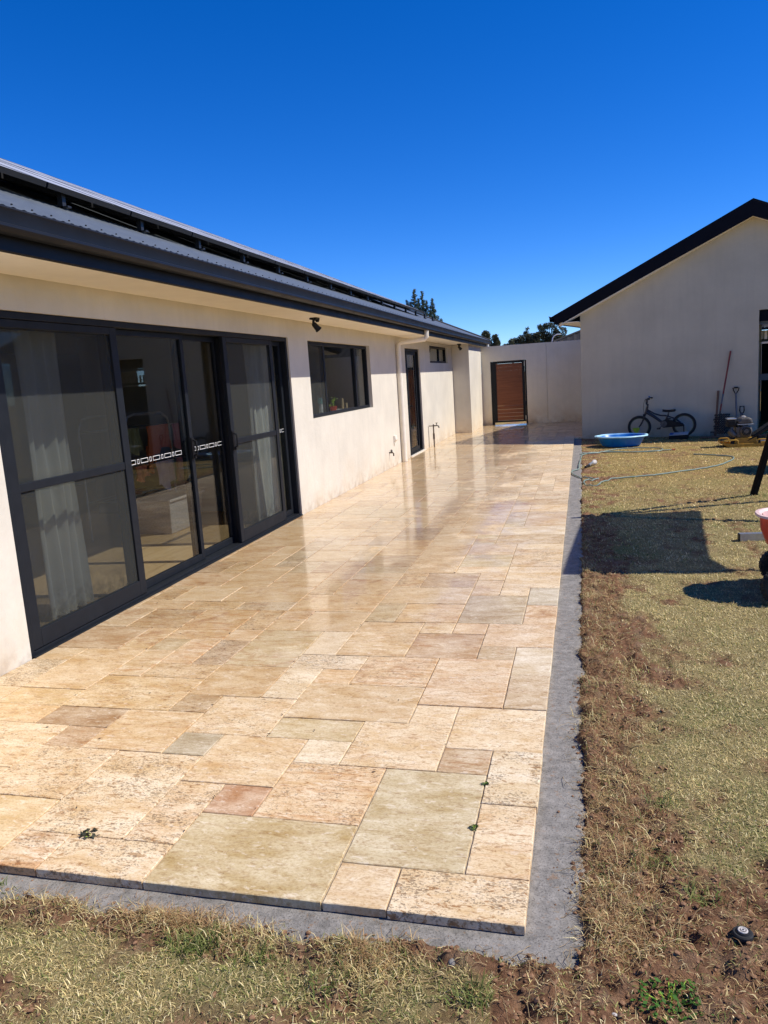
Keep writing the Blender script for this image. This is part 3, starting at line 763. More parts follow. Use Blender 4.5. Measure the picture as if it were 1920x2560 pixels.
garment('towel', 8.0, 8.13, .56, .81, 'pink', 'dusty pink cloth at the right end of the airer middle rail')
garment('bib', 7.12, 7.34, .66, .81, 'orange', 'small orange cloth at the left end of the airer middle rail')
tb = thing('storage_tub', 'clear white plastic storage tub on the floor under the airer', 'tub', (-1.3, 7.75, .02))
obj('tub_body', MB().add([(-.2, -.33, 0), (.2, -.33, 0), (.2, .33, 0), (-.2, .33, 0), (-.24, -.38, .36), (.24, -.38, .36), (.24, .38, .36), (-.24, .38, .36)], [(3, 2, 1, 0), (0, 1, 5, 4), (1, 2, 6, 5), (2, 3, 7, 6), (3, 0, 4, 7)]), 'stone', tb, bevel=.01)
obj('tub_lid', MB().box(-.26, .26, -.4, .4, .362, .39), 'stone', tb, bevel=.008)
tag(obj('folder', MB().box(-1.2, -1.17, 8.02, 8.16, .13, .40), 'bluep', bevel=.004), 'blue and white box standing beside the white storage tub indoors', 'box')
hd = thing('wood_heater', 'black wood heater with hooded top in the dark room behind the sliding door', 'heater', (-3.4, 10.2, .02))
obj('heater_body', MB().box(-.25, .25, -.3, .35, 0, 1.1), 'black', hd, bevel=.01); obj('flue', MB().box(-.15, .15, -.25, .22, 1.1, 1.82), 'black', hd)
obj('hood', MB().add([(-.3, -.35, 1.82), (.3, -.35, 1.82), (.3, .4, 1.82), (-.3, .4, 1.82), (-.3, -.3, 2.02), (.22, -.3, 2.02), (.22, .36, 2.02), (-.3, .36, 2.02)], [(3, 2, 1, 0), (4, 5, 6, 7), (0, 1, 5, 4), (1, 2, 6, 5), (2, 3, 7, 6), (3, 0, 4, 7)]), 'black', hd, bevel=.01)
sb = thing('sideboard', 'brown wooden sideboard in the room behind the left flyscreen', 'cabinet', (-2.6, 5.9, .02))
obj('cabinet_body', MB().box(-.2, .2, -.6, .6, .08, .62), 'handlew', sb, bevel=.006); obj('cabinet_top', MB().box(-.23, .23, -.63, .63, .62, .65), 'handlew', sb, bevel=.004)
for sx in (-.17, .17):
    for sy in (-.55, .55): obj('leg', MB().box(sx - .02, sx + .02, sy - .02, sy + .02, 0, .08), 'handlew', sb)
# window ledge items
bo = thing('soap_bottle', 'teal topped white squeeze bottle on the kitchen window ledge', 'bottle', (-.30, 10.45, 1.10))
obj('bottle_body', MB().lathe([(.0, 0), (.035, .0), (.04, .02), (.036, .12), (.02, .16), (.018, .17)]), 'white', bo, smooth=True)
obj('bottle_cap', MB().lathe([(.03, .165), (.042, .18), (.045, .22), (.036, .25), (.0, .255)]), 'teal', bo, smooth=True)
pt = thing('potted_plant', 'yellow green seedling in a red pot on the kitchen window ledge', 'plant', (-.30, 11.0, 1.10))
obj('pot', MB().lathe([(.035, 0), (.055, .09), (.06, .09), (.06, .10), (.05, .10)]), 'pot', pt, smooth=True)
pl = MB()
for k in range(26):
    a = random.random() * 6.28; r_ = random.random() * .08; z = .10 + random.random() * .14
    q = Vector((r_ * math.cos(a) , r_ * math.sin(a) - .02, z)); d = Vector((random.gauss(0, 1), random.gauss(0, 1), random.gauss(0, .5))).normalized() * .03; e = d.cross(Vector((.3, .2, 1))).normalized() * .012
    pl.quad(q - d, q + e, q + d, q - e)
for k in range(4): pl.tube([(0, 0, .09), (.02 * k - .03, -.01 * k, .2)], .003, 5)
obj('foliage', pl, 'lime', pt)
for i, (y, h, w, lab) in enumerate(((11.47, .20, .10, 'taller pale wooden frame leaning on the kitchen window ledge'), (11.68, .12, .09, 'shorter pale wooden frame beside the taller one on the kitchen ledge'))):
    t_ = thing('picture_frame', lab, 'frame', (-.30, y, 1.10), R(25))
    obj('frame', frame_rect(MB(), -.012, .012, -w / 2, w / 2, 0, h, .022), 'oak', t_, bevel=.002); obj('backing', MB().box(-.011, -.004, -w / 2 + .022, w / 2 - .022, .022, h - .022), 'white', t_)
tag(obj('bowl', MB().lathe([(.02, 0), (.03, .005), (.055, .05), (.057, .05), (.05, .048), (.025, .012)], (-.30, 11.22, 1.10)), 'white', smooth=True), 'small white bowl between the red pot and wooden frame', 'bowl')

# soffit lights
def flood(y, x, label):
    t_ = thing('flood_light', label, 'light', (x, y, 2.312), 0, 'black flood lights under the eave')
    obj('base_plate', MB().box(-.045, .045, -.06, .06, -.022, -.001), 'black', t_, bevel=.005)
    obj('arm', MB().tube([(0, -.03, -.02), (-.005, -.035, -.05), (-.005, -.03, -.075)], .016, 10), 'black', t_, smooth=True)
    obj('sensor', MB().lathe([(.0, -.05), (.018, -.048), (.026, -.03), (.026, -.02)], (.02, .035, 0)), 'black', t_, smooth=True)
    h = obj('lamp_head', MB().lathe([(.018, .05), (.030, .03), (.034, -.03), (.042, -.055), (.040, -.057), (.030, -.045), (.0, -.043)], (0, 0, 0)), 'black', t_, smooth=True)
    h.location = (.012, -.012, -.098); h.rotation_euler = (R(28), R(-32), 0)
flood(8.75, .286, 'black twin flood light under the eave above the big window')
flood(19.8, .297, 'black flood light under the eave by the rendered pillar near the gate')

# solar array on the roof
sa = thing('solar_array', 'two rows of solar panels on tilted rails along the house roof', 'solar panels', (0, 0, 0))
PZ0 = 2.984; PXA = -.2; PL = 1.66; PW = 1.0
def pz(x): return PZ0 + PIT * (PXA - x)
cs_, sn_ = 1 / math.hypot(1, PIT), PIT / math.hypot(1, PIT)
for row in range(2):
    xa = PXA - row * (PL * cs_ + .02); xb = xa - PL * cs_
    for k in range(17):
        ya = 1.75 + k * (PW + .02); yb = ya + PW
        if yb > 19.0: break
        f = MB()
        def Pq(x, y, h): return (x + sn_ * h, y, pz(x) + cs_ * h)
        def slab(x0, x1, y0, y1, h0, h1):
            f.add([Pq(x, y, h) for h in (h0, h1) for y in (y0, y1) for x in (x0, x1)], [(0, 2, 3, 1), (4, 5, 7, 6), (0, 1, 5, 4), (2, 6, 7, 3), (0, 4, 6, 2), (1, 3, 7, 5)])
        w = .03
        slab(xb, xb + w, ya, yb, 0, .038); slab(xa - w, xa, ya, yb, 0, .038); slab(xb + w, xa - w, ya, ya + w, 0, .038); slab(xb + w, xa - w, yb - w, yb, 0, .038)
        pn = obj('solar_panel', f, 'blackalu', sa)
        f = MB(); slab(xb + w, xa - w, ya + w, yb - w, .030, .036)
        obj('cell_sheet', f, 'cells', pn)
    for rx in (.22, .78):
        x = xa - PL * cs_ * rx
        obj('rail', MB().bar((x - .02, 1.6, pz(x) - .03), (x - .02, 19.55, pz(x) - .03), .035, .04), 'blackalu', sa)
for k in range(18):
    y = 1.95 + k * 1.02
    for xx in (PXA - .06, PXA - PL * .75):
        obj('mounting_foot', MB().box(xx - .02, xx + .02, y, y + .04, roofz(xx) - .005, pz(xx) - .01).box(xx - .03, xx + .06, y, y + .04, roofz(xx) + .004, roofz(xx) + .016), 'blackalu', sa)
cl = MB().box(PXA - .02, PXA + .03, 3.85, 3.93, pz(PXA) - .10, pz(PXA) - .03).box(PXA - .0, PXA + .035, 3.93, 3.97, pz(PXA) - .06, pz(PXA) - .015)
obj('rail_clamp', cl, 'chrome', sa, bevel=.004)

# wall fittings and tap
tag(obj('outlet_cover', MB().add([(.002, 13.40, .42), (.002, 13.55, .42), (.002, 13.55, .54), (.002, 13.40, .54), (.05, 13.41, .46), (.05, 13.54, .46), (.035, 13.54, .54), (.035, 13.41, .54)], [(3, 2, 1, 0), (4, 5, 6, 7), (0, 1, 5, 4), (1, 2, 6, 5), (2, 3, 7, 6), (3, 0, 4, 7)]).box(.002, .02, 13.405, 13.44, .36, .419), 'cream', bevel=.005), 'cream weatherproof outlet box low on the wall left of the downpipe', 'outlet')
wt = thing('wall_tap', 'small metal pipe stub low on the wall below the outlet box', 'tap', (0, 13.05, .27))
obj('pipe_stub', MB().tube([(.0, 0, 0), (.06, 0, 0), (.075, 0, -.02), (.075, 0, -.06)], .012, 8), 'rust', wt, smooth=True)
obj('valve', MB().lathe([(.018, -.02), (.02, .02), (.012, .03)], (.04, 0, .02)).tube([(.04, -.03, .05), (.04, .03, .05)], .006, 6), 'grime', wt, smooth=True)
tp = thing('garden_tap', 'brass garden tap on a dark standpipe in front of the wall past the glass door', 'tap', (.11, 16.72, 0))
obj('standpipe', MB().tube([(0, 0, 0), (0, 0, .50)], .014, 10).tube([(0, 0, .17), (0, 0, .30)], .022, 10).tube([(-.10, 0, .465), (.04, 0, .465)], .010, 8), 'rust', tp, smooth=True)
obj('tap_body', MB().tube([(0, 0, .465), (.08, .02, .468), (.11, .03, .455), (.12, .03, .41)], [.014, .014, .015, .012], 10).tube([(.07, .02, .47), (.07, .02, .52)], .009, 8), 'grime', tp, smooth=True)
obj('tap_handle', MB().tube([(.045, .02, .525), (.095, .02, .525)], .007, 8).tube([(.07, -.005, .525), (.07, .045, .525)], .007, 8), 'grime', tp, smooth=True)
obj('support_wire', MB().tube([(-.105, -.05, .465), (-.105, -.05, 0.0)], .004, 6), 'grime', tp)

# ------------------------------------------------------------------ garden wall and gate
FY = 22.92; GX0, GX1, GZ1, FT = .714, 1.753, 1.846, 2.29
gw = MB()
gw.box(.4505, GX0, FY, FY + .19, -.06, FT).box(GX1, 2.325, FY, FY + .19, -.06, FT).box(2.331, 5.2, FY, FY + .19, -.06, FT).box(GX0, GX1, FY, FY + .19, GZ1, FT)
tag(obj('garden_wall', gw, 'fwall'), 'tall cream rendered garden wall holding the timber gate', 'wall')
gt = thing('gate', 'brown timber slat gate in a black steel frame', 'gate', (GX0, FY + .03, 0))
GW_ = GX1 - GX0
obj('gate_head', MB().box(.0755, GW_ - .0455, .0, .05, 1.826, 1.844), 'black', gt)
obj('gate_post', MB().box(.003, .075, -.02, .05, 0, 1.842), 'black', gt, bevel=.004); obj('gate_post', MB().box(GW_ - .045, GW_ - .003, -.02, .05, 0, 1.842), 'black', gt, bevel=.004)
lf = MB().box(.079, .16, -.03, .02, .065, 1.825).box(GW_ - .125, GW_ - .049, -.03, .02, .065, 1.825).box(.16, GW_ - .125, -.03, .02, .065, .115).box(.16, GW_ - .125, -.03, .02, 1.775, 1.825)
obj('gate_frame', lf, 'black', gt, bevel=.003)
sl_ = MB(); z = .122
for k in range(16):
    h = .1013; g = .006 if k < 4 else .0003
    sl_.box(.162, GW_ - .127, -.018 + .001 * (k % 3), .006, z, z + h); z += h + g
    if z + h > 1.774: break
obj('slat_panel', sl_, 'merbau', gt, bevel=.0012)
obj('hinge', MB().tube([(GW_ - .05, -.035, 1.68), (GW_ - .05, -.035, 1.80)], .012, 8), 'steel', gt); obj('hinge', MB().tube([(GW_ - .05, -.035, .12), (GW_ - .05, -.035, .24)], .012, 8), 'steel', gt)
obj('latch', MB().box(.045, .13, -.045, -.031, .92, .97), 'black', gt, bevel=.003)

# ------------------------------------------------------------------ gabled outbuilding
TH = .215; BX, BY = 3.292, 17.47
gar = thing('outbuilding', 'rendered outbuilding with dark gable roof at the end of the lawn', 'building', (BX, BY, 0), -TH)
HW, OV, EO, ZT, GP = 3.334, .228, .615, 2.642, .461
LEN = 8.0
def rz(s): return ZT - .02 + GP * (EO + (s if s < HW else 2 * HW - s))
OS0, OS1, OZ = 3.466, 6.0, 2.411
gm = MB()
# gable face t = 0 with opening, thickness .2
def zt_(s): return rz(s) - .27
poly1 = [(0, -.3), (OS0, -.3), (OS0, OZ), (OS1, OZ), (OS1, -.3), (2 * HW, -.3), (2 * HW, zt_(2 * HW)), (HW, zt_(HW)), (0, zt_(0))]
gm.prism(poly1, 0, .2, 'y')
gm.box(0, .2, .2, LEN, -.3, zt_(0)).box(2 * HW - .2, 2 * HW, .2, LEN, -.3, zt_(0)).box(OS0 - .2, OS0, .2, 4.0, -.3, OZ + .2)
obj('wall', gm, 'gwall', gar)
# roof slabs
rf = MB()
for sgn in (0, 1):
    def S(s): return s if sgn == 0 else 2 * HW - s
    a = [(S(-EO + .03), ZT - .03 + .012), (S(HW), rz(HW) + .02), (S(HW), rz(HW) - .03), (S(-EO + .03), ZT - .08)]
    rf.prism(a, -OV - .01, LEN + .2, 'y')
obj('roof', rf, 'navy', gar)
ra = MB()
for sgn in (0, 1):
    def S(s): return s if sgn == 0 else 2 * HW - s
    e = -EO + .11
    a = [(S(e), ZT - .17), (S(e), rz(e) - .012), (S(HW), rz(HW) - .012), (S(HW), rz(HW) - .302), (S(e + .10), ZT - .17)]
    ra.prism(a, -OV - .03, -OV - .008, 'y')
obj('rake_fascia', ra, 'navy', gar, bevel=.003)
gg = [(-EO + .105, ZT - .11), (-EO + .02, ZT - .11), (-EO + .012, ZT - .015), (-EO - .005, ZT + .002), (-EO + .004, ZT + .008), (-EO + .024, ZT - .01), (-EO + .03, ZT - .095), (-EO + .105, ZT - .095)]
obj('gutter', MB().prism(gg, -OV - .03, LEN + .1, 'y'), 'navy', gar)
obj('eave_fascia', MB().box(-EO + .108, -EO + .128, -OV - .006, LEN, ZT - .17, ZT - .06), 'navy', gar)
sf2 = MB().box(-EO + .13, -.002, -OV, LEN, ZT - .155, ZT - .145)
for sgn in (0, 1):
    def S(s): return s if sgn == 0 else 2 * HW - s
    sf2.prism([(S(-EO + .2), rz(-EO + .2) - .285), (S(HW), rz(HW) - .285), (S(HW), rz(HW) - .272), (S(-EO + .2), rz(-EO + .2) - .272)], -OV - .005, -.002, 'y')
obj('soffit', sf2, 'soffit', gar)
# dark porch inside the opening
obj('porch_wall', MB().box(OS0 + .01, 2 * HW - .21, 3.6, 3.7, -.3, 1.80).box(OS0, 2 * HW - .2, .2, LEN, 2.62, 2.66), 'navy', gar)
obj('roller_blind', MB().box(OS0 + .004, OS1 - .004, .06, .12, 2.19, 2.405), 'navy', gar)
obj('porch_beam', MB().box(OS0 + .004, OS1 - .004, .14, .2, 2.13, 2.186).box(OS0 + .004, OS1 - .004, 3.2, 3.3, 1.84, 1.90).box(OS0 + .004, OS1 - .004, 1.0, 1.08, 1.02, 1.15), 'steelblue', gar)
pk = MB()
for k in range(24): pk.box(OS0 + .02 + k * .1, OS0 + .07 + k * .1, 3.24, 3.27, 1.90, 2.10)
obj('picket_rail', pk, 'whitewash', gar)

# ------------------------------------------------------------------ things against the outbuilding (in its frame)
GM = Matrix.Translation((BX, BY, 0)) @ Matrix.Rotation(-TH, 4, 'Z')
def gpos(s, t, z): return tuple(GM @ Vector((s, t, z)))
def gthing(name, label, cat, s, t, z=0, rot=0): return thing(name, label, cat, gpos(s, t, z), -TH + rot)
GZL = -.03
# bicycle: local x along the wall, front wheel at the left
bk = gthing('bicycle', 'black child bicycle with green rims leaning at the rendered gable wall', 'bicycle', 1.245, -.25, 0)
WR = .238
def wheel(x, z):
    w = obj('wheel', MB().torus((x, 0, z), WR - .024, .024, 'y', 40, 10), 'rubber', bk, smooth=True)
    obj('rim', MB().torus((x, 0, z), WR - .052, .010, 'y', 40, 8), 'limerim', w, smooth=True)
    sp = MB()
    for k in range(20):
        a = 2 * math.pi * k / 20; b = a + (.35 if k % 2 else -.35)
        sp.tube([(x + .02 * math.cos(b), .02 * (1 if k % 4 < 2 else -1), z + .02 * math.sin(b)), (x + (WR - .05) * math.cos(a), 0, z + (WR - .05) * math.sin(a))], .0016, 4)
    sp.lathe([(.02, -.035), (.02, .035)], (x, 0, z), 'y', 12)
    obj('spokes', sp, 'steel', w)
wheel(0, .215); wheel(.877, .238)
fk = MB()
for sy in (-.05, .05): fk.tube([(0, sy, .215), (.06, sy, .32), (.105, sy, .43)], .013, 8)
fk.tube([(.105, -.05, .43), (.105, .05, .43)], .015, 8).tube([(.105, 0, .43), (.135, 0, .50)], .018, 8)
obj('fork', fk, 'redframe', bk, smooth=True)
fr = MB().tube([(.128, 0, .49), (.165, 0, .64)], .024, 10).tube([(.135, 0, .53), (.30, 0, .42), (.49, 0, .27)], [.034, .031, .026], 10).tube([(.155, 0, .575), (.30, 0, .485), (.42, 0, .445), (.54, 0, .435)], .016, 10).tube([(.49, 0, .27), (.575, 0, .46)], .018, 8)
for sy in (-.05, .05): fr.tube([(.49, sy * .5, .265), (.68, sy, .25), (.877, sy, .238)], .011, 8).tube([(.56, sy * .4, .43), (.70, sy, .37), (.877, sy, .238)], .010, 8)
obj('frame', fr, 'redframe', bk, smooth=True)
obj('seat_post', MB().tube([(.565, 0, .44), (.585, 0, .51)], .012, 8), 'grime', bk, smooth=True)
def seatf(u, v):
    x = .46 + .25 * u; w = .018 + .055 * u ** 1.6
    a = (v - .5) * 2
    return (x, a * w, .555 - .018 * a * a + .012 * (2 * u - 1) ** 2)
obj('saddle', MB().solid_sheet(12, 9, seatf, (0, 0, 1), .032), 'black', bk, smooth=True)
hb = MB().tube([(.165, 0, .63), (.178, 0, .69)], .014, 8).tube([(.178, 0, .67), (.15, 0, .675)], .016, 8)
for sy in (-1, 1): hb.tube([(.15, 0, .675), (.148, sy * .07, .70), (.155, sy * .12, .79), (.19, sy * .18, .81), (.235, sy * .27, .80)], .011, 8)
hb.tube([(.155, -.12, .775), (.155, .12, .775)], .009, 8)
obj('handlebar', hb, 'redframe', bk, smooth=True)
for sy in (-1, 1): obj('grip', MB().tube([(.215, sy * .23, .803), (.24, sy * .31, .80)], .017, 10), 'rubber', bk, smooth=True)
obj('bell', MB().lathe([(.0, .022), (.018, .016), (.024, 0), (.02, -.006)], (.22, -.14, .84)), 'chrome', bk, smooth=True)
obj('chain_guard', MB().prism([(.42, .25), (.44, .33), (.52, .36), (.64, .345), (.86, .27), (.90, .235), (.86, .21), (.62, .20), (.48, .19)], -.062, -.045, 'y'), 'black', bk, bevel=.006)
cr = MB().lathe([(.065, -.072), (.065, -.066)], (.49, 0, .27), 'y', 20).tube([(.49, -.08, .27), (.41, -.085, .185)], .010, 8).tube([(.49, .08, .27), (.57, .085, .355)], .010, 8)
obj('crank', cr, 'grime', bk, smooth=True)
for (x, sy, z) in ((.40, -.12, .18), (.57, .12, .36)): obj('pedal', MB().box(x - .035, x + .035, sy - .035, sy + .035, z - .012, z + .012), 'black', bk, bevel=.004)
obj('brake', MB().box(.08, .125, -.05, .05, .44, .485), 'black', bk, bevel=.008)
obj('brake_cable', MB().tube(spline([(.22, -.16, .80), (.13, -.12, .78), (.09, -.05, .62), (.10, 0, .49)], 5), .004, 5), 'black', bk, smooth=True)
obj('kickstand', MB().tube([(.84, -.07, .245), (.88, -.10, .24), (.895, -.15, -.02)], .012, 8), 'black', bk, smooth=True)
# flat box under the bicycle
fb = gthing('toy_box', 'flat dark box with blue and white lid lying under the bicycle', 'box', 2.05, -.52, -.02)
obj('box_base', MB().box(-.18, .18, -.12, .12, 0, .07), 'black', fb, bevel=.005)
obj('box_lid', MB().add([(-.18, -.12, .072), (.18, -.12, .085), (.18, .12, .115), (-.18, .12, .095), (-.18, -.12, .085), (.18, -.12, .10), (.18, .12, .13), (-.18, .12, .11)], [(3, 2, 1, 0), (4, 5, 6, 7), (0, 1, 5, 4), (1, 2, 6, 5), (2, 3, 7, 6), (3, 0, 4, 7)]), 'stone', fb)
obj('box_print', MB().add([(-.17, -.11, .0885), (-.10, -.11, .0905), (-.10, .11, .1155), (-.17, .11, .113)], [(0, 1, 2, 3)]), 'bluep', fb)
tag(obj('scoop', MB().lathe([(.0, .0), (.012, .0), (.10, .15), (.095, .15), (.01, .015)], (0, 0, 0), 'z', 4), 'lime', loc=gpos(1.21, -.42, .06), rotz=.6), 'lime green plastic cone standing behind the blue pool', 'toy')
# tools leaning at the wall
def leaner(name, label, cat, parts):
    t_ = gthing(name, label, cat, 0, 0, 0)
    for nm, mb_, mt, sm in parts: obj(nm, mb_, mt, t_, smooth=sm)
    return t_
leaner('wooden_stake', 'short square wooden stake leaning at the gable wall', 'stake', [('shaft', MB().bar((2.71, -.22, -.02), (2.748, -.02, .885), .036, .036), 'handlew', False)])
leaner('rake', 'long red handled rake leaning on the gable wall', 'rake', [
    ('handle', MB().tube([(2.80, -.20, .50), (2.967, -.02, 1.66)], .0155, 10), 'red', True),
    ('grip_sleeve', MB().tube([(2.817, -.19, .63), (2.845, -.155, .82)], .0175, 10), 'steelblue', True),
    ('lower_handle', MB().tube([(2.755, -.24, .12), (2.80, -.20, .50)], .016, 10), 'rust', True),
    ('rake_head', MB().bar((2.62, -.26, .07), (2.88, -.26, .07), .02, .03), 'rust', False),
    ('tines', (lambda q: [q.tube([(2.63 + k * .02, -.26, .07), (2.63 + k * .02, -.29, -.03)], .004, 5) for k in range(13)] and q)(MB()), 'rust', False)])
leaner('shovel', 'grey shovel with dark D handle leaning at the gable wall', 'shovel', [
    ('handle', MB().tube([(3.035, -.04, .932), (3.115, -.04, .932)], .014, 10).tube([(3.018, -.04, .93), (3.03, -.045, .88), (3.066, -.05, .81)], .010, 8).tube([(3.13, -.04, .93), (3.12, -.045, .88), (3.08, -.05, .81)], .010, 8), 'black', True),
    ('shaft', MB().tube([(3.072, -.05, .82), (3.10, -.16, .30)], .018, 10), 'steelblue', True),
    ('blade', MB().solid_sheet(8, 8, lambda u, v: (3.02 + .19 * u, -.17 - .05 * v - .03 * math.sin(math.pi * u), .32 - .33 * v + .06 * v * (2 * u - 1) ** 2), (0, -1, 0), .004), 'steelblue', True)])
leaner('spade', 'black cut out spade handle standing behind the compactor engine', 'spade', [
    ('grip', MB().tube([(3.155, -.10, .56), (3.225, -.10, .56), (3.232, -.11, .48), (3.218, -.12, .43), (3.165, -.12, .43), (3.15, -.11, .48)], .013, 8, True), 'black', True),
    ('shaft', MB().bar((3.19, -.12, .43), (3.185, -.24, .02), .055, .03), 'grime', False)])
mm = MB()
rg = random.Random(3)
for k in range(9):
    zc = .05 + k * .045
    mm.grid(40, 3, (lambda zc, k: lambda u, v: (2.835 + (.115 + .045 * abs(math.sin(5.3 * k + 1))) * math.cos(2 * math.pi * u) + (.006 if int(u * 40) % 2 else -.006), -.17 + .11 * math.sin(2 * math.pi * u) + .004 * (1 if int(u * 40) % 2 else -1), zc - .016 + .026 * v + .012 * (1 if int(u * 40) % 2 else -1)))(zc, k), True)
tag(obj('edging_coil', mm, 'rubber', loc=gpos(0, 0, 0), rotz=-TH), 'coil of black scalloped rubber edging standing by the tools', 'edging')
tag(obj('timber_plank', MB().bar((2.45, -.55, .0), (4.0, -.52, .02), .12, .03), 'handlew', loc=gpos(0, 0, -.005), rotz=-TH, bevel=.004), 'grey weathered plank lying at the foot of the gable wall', 'plank')

# ------------------------------------------------------------------ plate compactor
pc = thing('plate_compactor', 'yellow plate compactor with a dirty petrol engine on the lawn', 'compactor', (5.70, 14.55, -.035), .02)
def pan(u, v):
    x = .72 * u; y = .44 * v
    return (x, y, .012 + .12 * max(0, abs(2 * u - 1) - .62) ** 1.3 * 2.0)
obj('base_plate', MB().solid_sheet(22, 8, pan, (0, 0, 1), .02).prism([(.02, .065), (.13, .016), (.60, .016), (.71, .065), (.71, .09), (.60, .07), (.13, .07), (.02, .09)], -.008, .008, 'y').prism([(.02, .065), (.13, .016), (.60, .016), (.71, .065), (.71, .09), (.60, .07), (.13, .07), (.02, .09)], .43, .445, 'y'), 'yellow', pc, bevel=.004)
for (a, b, y) in ((.0, .17, .44), (.0, .24, .0), (.50, .62, .44), (.55, .74, .0)):
    obj('lift_handle', MB().tube([(a, y, .07), (a + .005, y, .125), (a + .03, y, .135), (b - .03, y, .135), (b - .005, y, .125), (b, y, .07)], .012, 8), 'yellow', pc, smooth=True)
obj('engine_bed', MB().box(.20, .56, .08, .36, .06, .17), 'yellow', pc, bevel=.01)
obj('rubber_mount', MB().lathe([(.035, .03), (.03, .09), (.035, .16)], (.17, .12, .02)).lathe([(.035, .03), (.03, .09), (.035, .16)], (.60, .12, .02)), 'rubber', pc, smooth=True)
obj('water_tray', MB().box(.54, .70, .10, .36, .085, .115), 'steel', pc, bevel=.006)
obj('crankcase', MB().box(.22, .47, .09, .33, .17, .36).lathe([(.07, .15), (.08, .17), (.06, .30)], (.27, .2, .08)), 'grime', pc, bevel=.02)
obj('air_filter', MB().box(.07, .23, .08, .28, .36, .485), 'black', pc, bevel=.025)
obj('air_filter_lid', MB().box(.075, .225, .085, .275, .485, .515), 'steel', pc, bevel=.012)
obj('muffler', MB().tube([(.12, .1, .30), (.16, .09, .24), (.20, .08, .20)], [.05, .055, .04], 12), 'grime', pc, smooth=True)
obj('fuel_tank', MB().prism([(.245, .40), (.25, .46), (.30, .515), (.42, .52), (.47, .49), (.49, .44), (.485, .40)], .05, .34, 'y'), 'grime', pc, bevel=.03)
obj('tank_lid', MB().lathe([(.036, .515), (.036, .535), (.02, .54)], (.36, .2, 0)), 'stone', pc, smooth=True)
obj('tank_flange', MB().box(.235, .50, .045, .345, .395, .408), 'steel', pc, bevel=.004)
rc = obj('recoil_cover', MB().lathe([(.095, .06), (.105, .03), (.10, .0), (.075, -.02), (.02, -.025)], (.38, .06, .28), 'y', 24), 'grime', pc, smooth=True)
obj('cover_slots', MB().torus((.38, .035, .28), .05, .006, 'y', 20, 6).torus((.38, .035, .28), .072, .006, 'y', 24, 6), 'black', rc)
hl = MB().tube([(.36, .10, .08), (.58, .08, .21), (.98, .06, .50), (1.5, .06, .86)], .016, 10).tube([(.36, .34, .08), (.58, .34, .21), (.98, .36, .50), (1.5, .36, .86)], .016, 10).tube([(1.5, .06, .86), (1.56, .21, .9), (1.5, .36, .86)], .016, 8)
hl.prism([(.50, .20), (.55, .17), (1.05, .51), (1.02, .56)], .10, .34, 'y')
obj('push_handle', hl, 'black', pc, smooth=True)

# ------------------------------------------------------------------ clam pool
cp_ = thing('clam_pool', 'bright blue plastic clam shell pool with pale rim on the lawn', 'pool', (4.03, 15.60, -.035), -.08)
def scal(a): return 1 + .055 * abs(math.sin(a * 3.5)) - .03
def poolf(rad, z):
    def f(u, v):
        a = 2 * math.pi * u
        return (.5 * rad * scal(a) * math.cos(a), .44 * rad * scal(a) * math.sin(a) * (1 if math.sin(a) > 0 else 1), z)
    return f
prof = [(0.02, .018), (.60, .010), (.70, .022), (.78, .09), (.86, .17), (.90, .205)]
nn = 84
shell = MB().grid(nn, len(prof), lambda u, v: poolf(prof[int(round(v * (len(prof) - 1)))][0], prof[int(round(v * (len(prof) - 1)))][1])(u, v), True)
inner = [(.89, .200), (.84, .17), (.76, .095), (.68, .035), (.02, .028)]
shell.grid(nn, len(inner), lambda u, v: poolf(inner[int(round(v * (len(inner) - 1)))][0], inner[int(round(v * (len(inner) - 1)))][1])(u, v), True)
obj('pool_shell', shell, 'blue', cp_, smooth=True)
rimp = [(.885, .200), (.905, .222), (.985, .218), (1.0, .205), (.985, .196), (.90, .198), (.885, .200)]
obj('pool_rim', MB().grid(nn, len(rimp), lambda u, v: poolf(rimp[int(round(v * (len(rimp) - 1)))][0], rimp[int(round(v * (len(rimp) - 1)))][1])(u, v), True), 'paleblue', cp_, smooth=True)

# ------------------------------------------------------------------ hose, trowel, post, sprinkler
hp = [(5.09, 13.64), (5.28, 13.5), (5.475, 13.295), (5.59, 13.15), (5.58, 12.9), (5.47, 12.58), (5.255, 12.135), (4.98, 11.87), (4.557, 11.5), (4.288, 11.28), (4.06, 11.155), (3.75, 11.03), (3.54, 10.80), (3.50, 10.54), (3.40, 10.51), (3.31, 10.6), (3.31, 10.78), (3.40, 10.98), (3.50, 11.06), (3.42, 11.10), (3.30, 11.16), (3.20, 11.42), (3.13, 11.75), (3.145, 12.01), (3.228, 12.2), (3.23, 12.64), (3.245, 13.18), (3.262, 13.78), (3.30, 14.13), (3.445, 14.37), (3.63, 14.5), (3.81, 14.53), (4.165, 14.34), (4.42, 14.305), (4.615, 14.33), (4.69, 14.6), (4.656, 14.78), (4.47, 14.93), (4.2, 15.0), (3.9, 14.9), (3.65, 14.53), (3.52, 14.3), (3.30, 14.27), (3.26, 14.40), (3.45, 14.47), (3.65, 14.46), (4.165, 14.36), (4.83, 14.44)]
hs_ = spline(hp, 6)
for i, p in enumerate(hs_):
    gz_ = float(ground_z(np.float64(p.x), np.float64(p.y)))
    if p.x < 3.25: gz_ = max(gz_, -.03)
    p.z = max(gz_, -.045) + .014
ho = thing('garden_hose', 'green grey garden hose looped over the lawn by the pool', 'hose', (0, 0, 0))
obj('hose', MB().tube(hs_, .0095, 8), 'greyhose', ho, smooth=True)
obj('hose_connector', MB().tube([(4.83, 14.44, -.012), (4.885, 14.445, -.012)], [.013, .017], 10), 'orange', ho, smooth=True)
